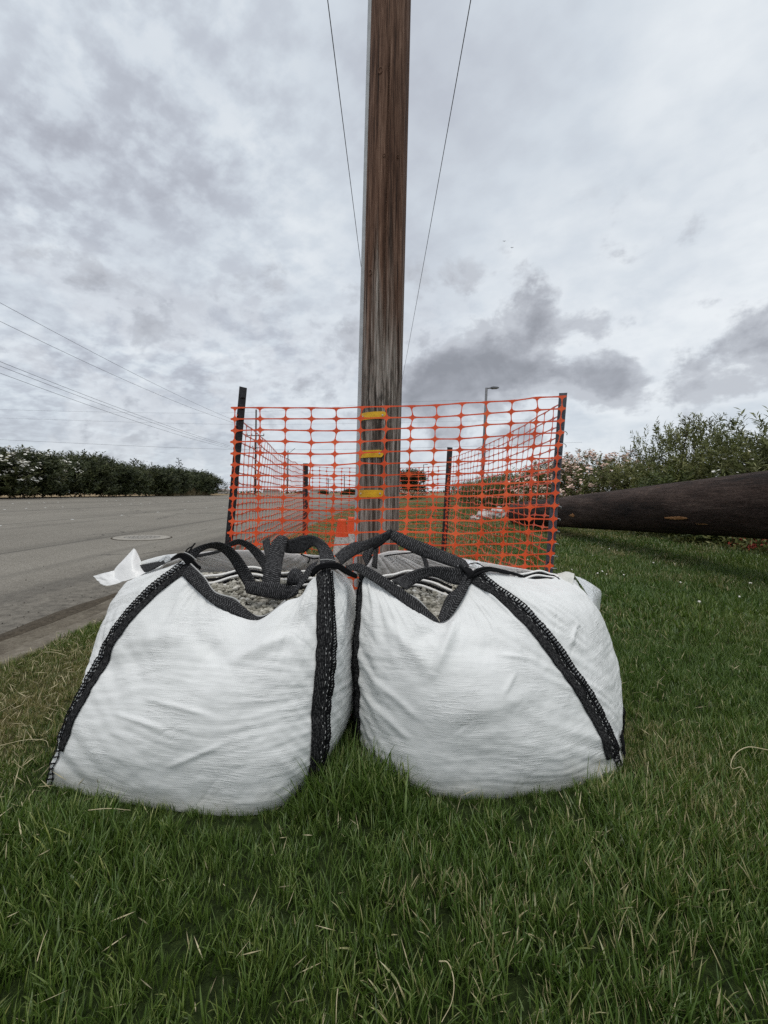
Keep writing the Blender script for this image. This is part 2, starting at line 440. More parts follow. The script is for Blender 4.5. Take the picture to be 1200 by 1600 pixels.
m_, t, b = mat('concrete', (.3, .28, .25), .85, .25)
p = world_co(t)
f = t.m('ADD', t.m('MULTIPLY', t.noise(p, 5, 7, .75), .65), t.m('MULTIPLY', t.noise(p, 60, 4, .7), .35))
t.put(b.inputs['Base Color'], t.ramp(f, [(.33, (.070, .058, .042)), (.5, (.145, .125, .095)), (.68, (.25, .225, .18))]))
t.put(b.inputs['Normal'], t.bump(f, .5, .008))
m_, t, b = mat('gutter_concrete', (.12, .10, .08), .9, .2)
p = world_co(t)
f = t.m('ADD', t.m('MULTIPLY', t.noise(p, 6, 7, .75), .6), t.m('MULTIPLY', t.noise(p, 60, 4, .7), .4))
c = t.ramp(f, [(.36, (.050, .041, .029)), (.5, (.125, .107, .080)), (.66, (.205, .182, .142))])
t.put(b.inputs['Base Color'], c); t.put(b.inputs['Normal'], t.bump(f, .8, .012))
m_, t, b = mat('dark_soil', (.03, .025, .02), .95, .1)
p = world_co(t); f = t.noise(p, 40, 5, .7)
t.put(b.inputs['Base Color'], t.ramp(f, [(.3, (.035, .029, .021)), (.7, (.12, .10, .075))]))
t.put(b.inputs['Normal'], t.bump(f, .8, .015))
m_, t, b = mat('manhole_collar', (.2, .19, .17), .85, .25)
p = world_co(t); f = t.noise(p, 8, 6, .7)
t.put(b.inputs['Base Color'], t.ramp(f, [(.3, (.23, .212, .182)), (.7, (.36, .335, .29))]))
varied('cast_iron', (.17, .157, .135), (.28, .26, .225), 30, .6, .4, .5, .01)
varied('white_marker', (.46, .46, .43), (.60, .60, .57), 50, .5, .4, .1, .002)

# lawn earth under the blades
m_, t, b = mat('lawn', (.05, .06, .02), .95, .1)
p = world_co(t); x, y, z = t.sep(p)
n1 = t.noise(p, 60, 5, .75); n2 = t.noise(p, .55, 4, .6); n3 = t.noise(p, 7, 5, .7)
green = t.ramp(n1, [(.3, (.010, .014, .005)), (.55, (.035, .055, .015)), (.75, (.075, .10, .03))])
dry = t.ramp(n1, [(.3, (.055, .045, .018)), (.55, (.14, .12, .05)), (.75, (.25, .21, .10))])
far = t.ss(y, 3.6, 9)
fd = t.m('ADD', t.m('MULTIPLY', far, .36), t.m('MULTIPLY', t.ss(x, -.9, -1.5), .24))
dm = t.ss(t.m('ADD', t.m('ADD', t.m('MULTIPLY', n2, .7), t.m('MULTIPLY', n3, .3)), fd), .58, .80)
c = t.mix(dm, green, dry)
t.put(b.inputs['Base Color'], c)
t.put(b.inputs['Normal'], t.bump(n1, .9, .03))

m_, t, b = mat('dry_field', (.3, .22, .12), .95, .1)
p = world_co(t); f = t.noise(t.vm('MULTIPLY', p, (.02, .05, 1)), 1, 5, .6)
t.put(b.inputs['Base Color'], t.ramp(f, [(.3, (.16, .115, .06)), (.7, (.30, .22, .125))]))

# grass blades
m_, t, b = mat('grass_blade', (.05, .09, .02), .4, .5)
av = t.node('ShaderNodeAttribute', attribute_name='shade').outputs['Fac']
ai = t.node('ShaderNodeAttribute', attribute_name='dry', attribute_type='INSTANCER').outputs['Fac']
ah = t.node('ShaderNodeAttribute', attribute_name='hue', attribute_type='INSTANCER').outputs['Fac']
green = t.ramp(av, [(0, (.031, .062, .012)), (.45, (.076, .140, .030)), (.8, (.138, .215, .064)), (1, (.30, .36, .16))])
yel = t.mix(ah, green, t.mix(1.0, green, (1.32, 1.06, .75), 'MULTIPLY'))
dryc = t.ramp(av, [(0, (.12, .10, .045)), (.5, (.29, .245, .115)), (1, (.52, .45, .27))])
k = t.ss(t.m('ADD', ai, t.m('MULTIPLY', t.m('SUBTRACT', av, .5), .55)), .46, .62)
c = t.mix(k, yel, dryc)
t.put(b.inputs['Base Color'], c)
tr = t.node('ShaderNodeBsdfTranslucent'); t.put(tr.inputs[0], t.mix(1.0, c, (1.1, 1.25, .6), 'MULTIPLY'))
mx = t.node('ShaderNodeMixShader'); mx.inputs[0].default_value = .28
t.l.new(b.outputs[0], mx.inputs[1]); t.l.new(tr.outputs[0], mx.inputs[2])
t.l.new(mx.outputs[0], t.n['Material Output'].inputs[0])

def leafmat(name, stops, rough=.5):
    m_, t, b = mat(name, stops[1], rough, .3)
    av = t.node('ShaderNodeAttribute', attribute_name='shade').outputs['Fac']
    oi = t.node('ShaderNodeObjectInfo').outputs['Random']
    c = t.ramp(av, [(i / (len(stops) - 1), s_) for i, s_ in enumerate(stops)])
    c = t.mix(t.m('MULTIPLY', oi, .5), c, t.mix(1.0, c, (1.25, 1.0, .7), 'MULTIPLY'))
    t.put(b.inputs['Base Color'], c)
    tr = t.node('ShaderNodeBsdfTranslucent'); t.put(tr.inputs[0], c)
    mx = t.node('ShaderNodeMixShader'); mx.inputs[0].default_value = .2
    t.l.new(b.outputs[0], mx.inputs[1]); t.l.new(tr.outputs[0], mx.inputs[2])
    t.l.new(mx.outputs[0], t.n['Material Output'].inputs[0])
leafmat('oleander_leaf', [(.042, .048, .014), (.105, .122, .036), (.185, .205, .072), (.31, .32, .15)])
leafmat('dark_leaf', [(.016, .023, .009), (.038, .052, .019), (.070, .088, .034), (.12, .13, .06)])
leafmat('light_leaf', [(.035, .05, .015), (.06, .09, .025), (.10, .14, .04), (.15, .18, .07)])
leafmat('reed_leaf', [(.08, .065, .03), (.14, .115, .06), (.20, .165, .09), (.28, .24, .14)])
varied('white_petal', (.74, .72, .64), (.84, .82, .76), 60, .6, .2, .1, .002)
varied('pink_petal', (.66, .44, .36), (.80, .64, .55), 30, .6, .2, .1, .002)
varied('red_leaf', (.22, .03, .02), (.34, .07, .05), 30, .6, .2, .1, .002)
varied('twig', (.035, .026, .018), (.09, .07, .05), 20, .8, .2, .3, .01)
m_, t, b = mat('gravel_stone', (.4, .4, .35), .85, .2)
ri = t.node('ShaderNodeNewGeometry').outputs['Random Per Island']
c = t.ramp(ri, [(0, (.17, .16, .13)), (.35, (.34, .325, .275)), (.7, (.50, .48, .42)), (1, (.68, .66, .60))])
t.put(b.inputs['Base Color'], t.mix(t.m('MULTIPLY', t.noise(world_co(t), 90, 4, .7), .35), c, (.2, .19, .15)))
varied('gravel_bed', (.10, .095, .08), (.19, .18, .155), 60, .95, .1, .9, .01)
varied('pale_rock', (.38, .34, .32), (.62, .58, .55), 5, .85, .2, .6, .02)
varied('straw', (.34, .29, .16), (.54, .48, .31), 60, .6, .3, .2, .002)
varied('cone_orange', (.80, .075, .015), (.88, .11, .025), 15, .4, .4, .1, .002)
m_, t, b = mat('cone_collar', (.5, .48, .45), .5, .4)
f = t.noise(world_co(t), 60, 5, .75)
t.put(b.inputs['Base Color'], t.ramp(f, [(.36, (.14, .12, .10)), (.46, (.52, .50, .46)), (.7, (.74, .72, .69))]))
varied('lamp_metal', (.10, .105, .115), (.15, .155, .165), 10, .5, .4, .1, .002)
varied('wire_black', (.02, .02, .022), (.04, .04, .043), 3, .6, .3, .05, .001)
varied('far_timber', (.045, .035, .03), (.08, .065, .055), 4, .8, .2, .2, .01)
varied('porcelain', (.10, .09, .09), (.16, .14, .14), 4, .4, .4, .1, .01)
varied('bird_dark', (.02, .02, .02), (.04, .04, .04), 4, .8, .2, .1, .01)
varied('galv_wire', (.40, .42, .43), (.6, .62, .63), 40, .4, .5, .1, .001)
varied('far_wall', (.38, .36, .34), (.5, .48, .46), .3, .8, .2, .05, .01)
varied('far_roof', (.20, .16, .14), (.28, .23, .2), .3, .8, .2, .05, .01)
M = MATS

# ================================================================ SETTING
def road_z(x): return -.12 + .03 * (-x - 2.6)
KX = -1.88
# lawn: gently uneven sheet
def lawn_z(x, y):
    return .022 * pn(np.asarray(x) * .8, np.asarray(y) * .8, 5) + .008 * pn(np.asarray(x) * 3, np.asarray(y) * 3, 6)
xs = np.concatenate([np.linspace(KX, 5, 56), np.linspace(5.6, 14, 14), [20, 40, 90, 250]])
ys = np.concatenate([np.linspace(-3, 10, 80), np.linspace(10.6, 30, 26), [40, 60, 100, 135]])
gx, gy = np.meshgrid(xs, ys)
gz = lawn_z(gx, gy) * np.clip((gx - KX) / .3, 0, 1)
nx = len(xs)
fc = [(j * nx + i, j * nx + i + 1, (j + 1) * nx + i + 1, (j + 1) * nx + i) for j in range(len(ys) - 1) for i in range(nx - 1)]
tag(mesh('lawn', np.stack([gx, gy, gz], -1).reshape(-1, 3), fc, M['lawn'], smooth=True), 'green verge lawn with dry patches', kind='structure')

def strip(name, m_, prof, y0, y1, ny, kind='structure'):
    yy = np.linspace(y0, y1, ny); n_ = len(prof)
    v = [(x, y, z) for y in yy for x, z in prof]
    f = [(j * n_ + i, j * n_ + i + 1, (j + 1) * n_ + i + 1, (j + 1) * n_ + i) for j in range(ny - 1) for i in range(n_ - 1)]
    return tag(mesh(name, v, f, m_), None, kind=kind)
kb = tag(empty('kerb', (KX, 0, 0)), 'worn concrete kerb between the road gutter and the grass', kind='structure')
y = -1.0
while y < 40:                                    # cast in lengths with open joints
    L = 3.0
    ob = MB()
    v = []
    prof = [(KX, -.2), (KX, .0), (KX - .012, .012), (KX - .13, .010), (KX - .15, -.012), (KX - .165, -.112), (KX - .165, -.2)]
    for yy in (y + .006, y + L - .006): v += [(a, yy, z_) for a, z_ in prof]
    n_ = len(prof)
    ob.add(v, [(i, i + 1, n_ + i + 1, n_ + i) for i in range(n_ - 1)] + [tuple(range(n_)), tuple(range(2 * n_ - 1, n_ - 1, -1))])
    ob.build('kerb_stone', M['concrete'], kb)
    y += L
strip('gutter', M['gutter_concrete'], [(-2.62, -.1196), (-2.3, -.128), (-2.0, -.125)], -3, 60, 4)
strip('road', M['asphalt'], [(-23.6, road_z(-23.6)), (-14, road_z(-14)), (-2.58, road_z(-2.58) - .004)], -20, 135, 6)
strip('far_verge', M['dry_field'], [(-900, .5), (-60, .52), (-23.5, road_z(-23.5) + .004)], -20, 135, 3)
tag(mesh('field', [(-3000, 134, -.05), (3000, 134, -.05), (3000, 5000, -.05), (-3000, 5000, -.05)], [(0, 1, 2, 3)], M['dry_field']), None, kind='structure')
tag(mesh('ground', [(-3000, -900, -.9), (3000, -900, -.9), (3000, 5000, -.9), (-3000, 5000, -.9)], [(0, 1, 2, 3)], M['dark_soil']), None, kind='structure')
# dirt washed along the gutter
ob = MB()
yy = np.linspace(1.2, 14, 90); v = []
for q in yy:
    wv = .085 + .06 * float(pn(q * 1.3, 2.2)) + .03 * float(pn(q * 6, 3.3))
    c0 = -2.60 + .04 * float(pn(q * .9, 7.7))
    for k_ in range(7):
        u_ = k_ / 6
        v.append((c0 + (u_ - .5) * 2 * wv, q, -.122 + .012 * math.sin(math.pi * u_) + .005 * float(pn(q * 20, u_ * 6))))
ob.add(v, [(j * 7 + i, j * 7 + i + 1, j * 7 + i + 8, j * 7 + i + 7) for j in range(89) for i in range(6)])
tag(ob.build('dirt', M['dark_soil'], smooth=True), 'dark dirt washed along the edge of the asphalt', kind='stuff')

def ico_base(sub):
    bm = bmesh.new(); bmesh.ops.create_icosphere(bm, subdivisions=sub, radius=1)
    v = np.array([p.co[:] for p in bm.verts]); f = [tuple(q.index for q in fa.verts) for fa in bm.faces]; bm.free()
    return v, f
ICO1, ICO1F = ico_base(1); ICO2, ICO2F = ico_base(2); ICO3, ICO3F = ico_base(3)
def stones(name, pts, rads, m_, parent=None, flat=.75, rng=RNG, sub=1):
    bv, bf = (ICO1, ICO1F) if sub == 1 else (ICO2, ICO2F)
    n_ = len(pts); bf = np.array(bf)
    jit = 1 + rng.uniform(-.22, .22, (n_, len(bv), 1))
    sc_ = np.stack([rng.uniform(.8, 1.35, n_), rng.uniform(.65, 1.0, n_), rng.uniform(.5, .9, n_) * flat / .75], -1)[:, None, :]
    a = rng.uniform(0, 6.28, n_); b_ = rng.uniform(-.8, .8, n_)
    v = bv[None] * jit * sc_ * np.asarray(rads)[:, None, None]
    ca, sa, cb_, sb = np.cos(a)[:, None], np.sin(a)[:, None], np.cos(b_)[:, None], np.sin(b_)[:, None]
    y1 = v[..., 1] * cb_ - v[..., 2] * sb; z1 = v[..., 1] * sb + v[..., 2] * cb_
    x2 = v[..., 0] * ca - y1 * sa; y2 = v[..., 0] * sa + y1 * ca
    v = np.stack([x2, y2, z1], -1) + np.asarray(pts)[:, None, :]
    f = (bf[None] + (np.arange(n_) * len(bv))[:, None, None]).reshape(-1, 3)
    return mesh(name, v.reshape(-1, 3), f.tolist(), m_, parent, smooth=False)
pp = []
for i in range(260):
    x_ = -2.6 - abs(random.gauss(0, .7)); pp.append((x_, random.uniform(1.8, 9), road_z(min(x_, -2.6)) + .002))
tag(stones('road_grit', pp, [random.uniform(.003, .008) for _ in pp], M['gravel_bed']), 'loose grit scattered on the asphalt edge', kind='stuff')

# manhole on the road
mh = np.array([-4.91, 9.01, road_z(-4.91)])
tilt = -math.atan(.03)
def disc(r0, r1, z0, z1, n_=48):
    v = []
    for k_ in range(n_):
        a = 2 * math.pi * k_ / n_
        for r_, z_ in ((r0, z0), (r1, z1)):
            X = r_ * math.cos(a)
            v.append((mh[0] + X, mh[1] + r_ * math.sin(a), mh[2] - .03 * X + z_))
    return v, [(2 * k_, 2 * k_ + 1, 2 * ((k_ + 1) % n_) + 1, 2 * ((k_ + 1) % n_)) for k_ in range(n_)]
o = empty('manhole', mh); tag(o, 'round manhole cover in a pale concrete collar set in the road', 'manhole')
ob = MB(); v, f = disc(.52, .33, .006, .008); ob.add(v, [q[::-1] for q in f]); v, f = disc(.52, .525, .006, -.01); ob.add(v, f); ob.build('collar', M['manhole_collar'], o)
ob = MB(); v, f = disc(.325, .30, .004, .012); ob.add(v, [q[::-1] for q in f]); v, f = disc(.30, .0005, .012, .014); ob.add(v, [q[::-1] for q in f])
for ring in (.10, .17, .24):
    for k_ in range(int(ring * 60)):
        a = 2 * math.pi * k_ / int(ring * 60); X = ring * math.cos(a)
        ob.box((mh[0] + X, mh[1] + ring * math.sin(a), mh[2] - .03 * X + .016), .022, .012, .006)
ob.build('cover', M['cast_iron'], o)
# dark ring of joint filler
ob = MB(); v, f = disc(.55, .525, .004, .005); ob.add(v, [q[::-1] for q in f]); ob.build('joint_ring', M['dark_soil'], o)

# raised lane markers
def marker():
    ob = MB(); v = []; n_ = 10
    for r_, z_ in ((.045, 0), (.040, .009), (.022, .015)):
        for k_ in range(n_): v.append((r_ * math.cos(2 * math.pi * k_ / n_) , r_ * math.sin(2 * math.pi * k_ / n_), z_))
    f = [(l * n_ + k_, l * n_ + (k_ + 1) % n_, (l + 1) * n_ + (k_ + 1) % n_, (l + 1) * n_ + k_) for l in range(2) for k_ in range(n_)]
    f.append(tuple(range(2 * n_, 3 * n_)))
    ob.add(v, f)
    return ob
mk = marker().build('lane_marker', M['white_marker'])
ORD = 'first second third fourth fifth sixth seventh eighth ninth tenth eleventh twelfth thirteenth fourteenth fifteenth sixteenth seventeenth eighteenth nineteenth twentieth'.split()
def dot_row(ys, x_, where, group):
    global mk_used
    for i, y_ in enumerate(ys):
        if not mk_used: o = mk
        else: o = mk.copy(); COL.objects.link(o)
        mk_used = True
        o.location = (x_, y_, road_z(x_))
        tag(o, 'white lane dot, %s from the left in the %s' % (ORD[i], where), 'lane marker', group)
mk_used = False
dot_row([10.5 + 2.45 * i for i in range(7)], -9.1, 'widest spaced row', 'sparse row of lane dots')
dot_row([16.6 + 7.3 * i + j * 1.0 for i in range(5) for j in range(4)], -14.2, 'mid-road row', 'lane dots of the middle row')
dot_row([21.5 + 7.3 * i + j * 1.0 for i in range(5) for j in range(4)], -18.0, 'row by the hedge', 'lane dots of the far row')

# ================================================================ UTILITY POLE
pole_top = P(611, 0, 2.5); pole_b = P(590, 850, 2.5)
sl = (pole_top[0] - pole_b[0]) / (pole_top[2] - pole_b[2])
PX0 = pole_b[0] - sl * pole_b[2]
def pole_c(z): return np.array([PX0 + sl * z, 2.5, z])
PR = .117
po = tag(empty('utility_pole', (PX0, 2.5, 0)), 'tall weathered timber utility pole with three yellow bands, standing behind the white bags', 'utility pole')
na, nz = 150, 420
zz = np.concatenate([np.linspace(-.15, 4.0, 340), np.linspace(4.05, 9.6, 80)])
aa = np.linspace(0, 2 * math.pi, na, endpoint=False)
A, Z = np.meshgrid(aa, zz)
ax = np.cos(A) * 14; ay = np.sin(A) * 14
rr = PR * (1 - .012 * Z) + .0035 * pn(np.cos(A) * 3 + Z * .3, np.sin(A) * 3, 2)
low = np.clip((2.4 - Z) / 1.6, .25, 1)
gv = pn(A * 26 + .6 * pn(Z * 1.5, A * 3, 8), Z * .55, 11)
rr -= low * .0045 * np.clip(gv - .12, 0, 1)
rr -= .0022 * np.clip(pn(A * 60, Z * 1.2, 12), 0, 1) * low
# long drying check on the near face, slightly right of the centre line, and two lesser ones
def check(a0, z0, z1, depth, wid, sd):
    global rr
    cen = a0 + .05 * pn(Z * .7, Z * 0 + sd, 13) + .012 * pn(Z * 4, Z * 0 + sd, 14)
    da = np.abs((A - cen + math.pi) % (2 * math.pi) - math.pi)
    amp = np.clip((Z - z0) / .3, 0, 1) * np.clip((z1 - Z) / .4, 0, 1) * (.6 + .5 * pn(Z * 2, Z * 0, sd))
    rr = rr - depth * np.clip(amp, 0, 1.2) * np.exp(-(da / wid) ** 2)
check(-math.pi / 2 + .02, .0, 3.5, .024, .034, 1); check(-math.pi / 2 + .55, .3, 2.1, .012, .03, 2); check(-math.pi / 2 - .45, .1, 1.6, .010, .028, 3)
check(-math.pi / 2 + .8, 1.4, 3.9, .010, .025, 4)
V = np.stack([PX0 + sl * Z + rr * np.cos(A), 2.5 + rr * np.sin(A), Z], -1).reshape(-1, 3)
nz = len(zz)
F = [(j * na + i, j * na + (i + 1) % na, (j + 1) * na + (i + 1) % na, (j + 1) * na + i) for j in range(nz - 1) for i in range(na)]
F.append(tuple(range((nz - 1) * na, nz * na)))
mesh('shaft', V, F, M['pole_timber'], po, smooth=True)
# knots
for kx_, ky_, kr in ((594, 108, .016), (578, 422, .013), (600, 243, .008), (622, 242, .007)):
    c_ = P(kx_, ky_, 2.39)
    axis = pole_c(c_[2]); rel = c_ - axis; ang = math.atan2(-math.sqrt(max(PR ** 2 - rel[0] ** 2, 0)), rel[0])
    ob = MB(); v = []
    for l, (r_, dp) in enumerate(((1.25, -.004), (1.0, .004), (.62, .003), (.4, -.004), (.05, -.003))):
        for k_ in range(14):
            q = 2 * math.pi * k_ / 14
            s_ = kr * r_ * math.cos(q); hz = kr * 1.25 * r_ * math.sin(q)
            a_ = ang + s_ / PR
            R_ = PR * (1 - .012 * c_[2]) + dp
            v.append((axis[0] + sl * hz + R_ * math.cos(a_), 2.5 + R_ * math.sin(a_), c_[2] + hz))
    ob.add(v, [(l * 14 + k_, l * 14 + (k_ + 1) % 14, (l + 1) * 14 + (k_ + 1) % 14, (l + 1) * 14 + k_) for l in range(4) for k_ in range(14)])
    ob.build('knot', M['pole_timber'], po, smooth=True)
# ground-wire moulding down the left side
ob = MB(); v = []
zl = np.linspace(.02, 8.6, 60)
for z_ in zl:
    c_ = pole_c(z_); r0 = PR * (1 - .012 * z_) - .003
    for k_ in range(7):
        q = -math.pi / 2 + math.pi * k_ / 6
        a_ = math.pi + .13
        # half-round channel standing on the timber
        ox, oy = math.cos(a_), math.sin(a_); tx, ty = -oy, ox
        e = .021 * math.cos(q); s_ = .017 * math.sin(q)
        v.append((c_[0] + ox * (r0 + e) + tx * s_, 2.5 + oy * (r0 + e) + ty * s_, z_))
ob.add(v, [(j * 7 + i, j * 7 + i + 1, j * 7 + i + 8, j * 7 + i + 7) for j in range(len(zl) - 1) for i in range(6)])
ob.build('wire_moulding', M['moulding_grey'], po, smooth=True)
# three yellow reflective bands round the left front quarter
for y0, y1, xr in ((643, 654.5, 604), (703, 714.5, 599), (765.5, 777, 600)):
    zt, zb = P(600, y0, 2.385)[2], P(600, y1, 2.385)[2]; zm = (zt + zb) / 2
    c_ = pole_c(zm); Ro = PR * (1 - .012 * zm) + .004
    a1 = -math.acos(max(-1, min(1, ((xr - 600) / FPX * 2.385 - c_[0]) / Ro)))
    a0 = -math.pi - .02
    ob = MB(); v = []; n_ = 26
    for k_ in range(n_):
        u_ = k_ / (n_ - 1); a_ = a0 + (a1 - a0) * u_
        hh = (zt - zb) / 2
        if u_ > .93: hh *= math.sqrt(max(.12, 1 - ((u_ - .93) / .07) ** 2 * .85))
        for R_ in (Ro, Ro - .006):
            for s_ in (-1, 1):
                z_ = zm + s_ * hh; cx = PX0 + sl * z_
                v.append((cx + R_ * math.cos(a_), 2.5 + R_ * math.sin(a_), z_))
    f = []
    for k_ in range(n_ - 1):
        p0, p1 = 4 * k_, 4 * (k_ + 1)
        f += [(p0, p1, p1 + 1, p0 + 1), (p0 + 1, p1 + 1, p1 + 3, p0 + 3), (p0 + 2, p0, p1, p1 + 2)][0:3]
    f.append((4 * (n_ - 1), 4 * (n_ - 1) + 2, 4 * (n_ - 1) + 3, 4 * (n_ - 1) + 1))
    ob.add(v, f); rb_ = ob.build('reflective_band', M['yellow_reflective'], po)
    for fr_ in (.35, .90):
        a_ = a0 + (a1 - a0) * fr_; d_ = np.array([math.cos(a_), math.sin(a_), 0]); c0 = np.array([PX0 + sl * zm, 2.5, zm])
        ob = MB(); ob.tube([c0 + d_ * (Ro - .002), c0 + d_ * (Ro + .0025), c0 + d_ * (Ro + .003)], [.0045, .0045, .002], 8); ob.build('nail', M['galv_wire'], rb_)
# crossarm above the frame that carries the wires
ob = MB(); tz = 8.9; c_ = pole_c(tz)
ob.box((c_[0], 2.5 - PR - .04, tz - .12), 2.7, .1, .12); ob.build('crossarm', M['far_timber'], po)

def wire(name, pts, r, label, group=None):
    ob = MB(); ob.tube(pts, r, 6); o = ob.build(name, M['wire_black'], smooth=True)
    return tag(o, label, 'wire', group)
def sag(p0, p1, s_, n_=40):
    t_ = np.linspace(0, 1, n_)[:, None]
    q = np.asarray(p0) * (1 - t_) + np.asarray(p1) * t_
    q[:, 2] -= (4 * s_ * t_ * (1 - t_))[:, 0]
    return q
PLY = 2.4
# next pole, in line behind this one
def far_pole(name, base, h, r, lean, arms, label, group=None, brace=False):
    o = tag(empty(name, base), label, 'utility pole', group)
    ob = MB(); ob.tube([np.array(base), np.array(base) + (lean * h, 0, h)], [r, r * .7], 10); ob.build('shaft', M['far_timber'], o, smooth=True)
    for z_, L in arms:
        ob = MB(); c_ = (base[0] + lean * z_, base[1] - r - .05, base[2] + z_); ob.box(c_, L, .1, .14); xa = ob.build('crossarm', M['far_timber'], o)
        for s_ in (-.95, -.42, .95):
            ob = MB(); x_ = c_[0] + s_ * L / 2
            ob.tube([(x_, c_[1], c_[2] + .07), (x_, c_[1], c_[2] + .16), (x_, c_[1], c_[2] + .2), (x_, c_[1], c_[2] + .34)], [.03, .03, .10, .07], 8)
            q_ = ob.build('insulator', M['porcelain'], xa)
    if brace:
        ob = MB(); z_ = h - 1.0; ob.tube([(base[0] + lean * z_, base[1] - r - .05, base[2] + z_), (base[0] + 2.2, base[1] - r - .05, base[2] + h + .6)], .06, 6); ob.build('brace', M['far_timber'], o)
    return o
wire('overhead_wire', np.vstack([sag((-1.0, -30, 8.98), (-1.0 + .03, PLY, 8.88), .4, 12), sag((-.97, PLY, 8.88), (-.35, 46, 9.0), .35)[1:]]), .008, 'thin dark overhead wire rising to the left of the timber pole')
w2 = np.vstack([sag((1.4, -30, 8.98), (1.42, PLY, 8.88), .4, 12), sag((1.42, PLY, 8.88), (1.15, 46, 9.0), .35)[1:]])
wire('overhead_wire', w2, .008, 'thin dark overhead wire slanting down to the right of the timber pole')

# ================================================================ BARRIER FENCE
fe = tag(empty('barrier_fence', (0, 2.1, 0)), 'orange plastic mesh barrier fence on leaning metal posts round the timber pole', 'fence')
def line_post(top, bot_vis, zb=-.2):
    t_ = np.asarray(top); b_ = np.asarray(bot_vis); dirv = (b_ - t_) / (t_[2] - b_[2])
    return t_ + dirv * (t_[2] - zb), t_
def tpost(base, top, m_, w_=.04, stud=True, name='post', rot=0.0):
    base = np.asarray(base, float); top = np.asarray(top, float)
    ax_ = (top - base); L = np.linalg.norm(ax_); ax_ /= L
    X = np.array([math.cos(rot), math.sin(rot), 0]); X -= ax_ * np.dot(X, ax_); X /= np.linalg.norm(X); Y = np.cross(ax_, X)
    prof = [(-.5, -.06), (.5, -.06), (.5, .04), (.09, .07), (.07, .85), (-.07, .85), (-.09, .07), (-.5, .04)]
    ob = MB()
    v = [base + X * a * w_ + Y * b_ * w_ for a, b_ in prof] + [top + X * a * w_ + Y * b_ * w_ for a, b_ in prof]
    n_ = len(prof)
    f = [(i, (i + 1) % n_, n_ + (i + 1) % n_, n_ + i) for i in range(n_)] + [tuple(range(n_, 2 * n_)), tuple(range(n_ - 1, -1, -1))]
    ob.add(v, f)
    if stud:
        zz_ = .12
        while zz_ < L - .03:
            c_ = base + ax_ * zz_ - Y * w_ * .06
            vv = []
            for s1, wd in ((0, .34), (1, .2)):
                for a, b_ in ((-1, -1), (1, -1), (1, 1), (-1, 1)):
                    vv.append(c_ + X * a * wd * w_ + ax_ * b_ * (.012 - .004 * s1) - Y * s1 * .011)
            ob.add(vv, [(4, 5, 6, 7), (0, 1, 5, 4), (1, 2, 6, 5), (2, 3, 7, 6), (3, 0, 4, 7)])
            zz_ += .052
    return ob.build(name, m_, fe)
bL, tL = line_post(P(380, 605, 2.1), P(358, 842, 2.1)); bR, tR = line_post(P(880, 614, 2.1), P(858, 888, 2.1))
bl2, tl2 = line_post(P(477.5, 724, 6.1), P(477, 835, 6.1)); br2, tr2 = line_post(P(703, 699, 5.0), P(694, 850, 5.0))
tag(tpost(bL, tL, M['post_black'], .036, rot=.7), 'black steel post with studs')
tag(tpost(bR, tR, M['post_grey'], .036, rot=-.5), 'blue-grey steel post with wire clips')
tpost(bl2, tl2, M['post_black'], .07, False); tpost(br2, tr2, M['post_black'], .06, False)

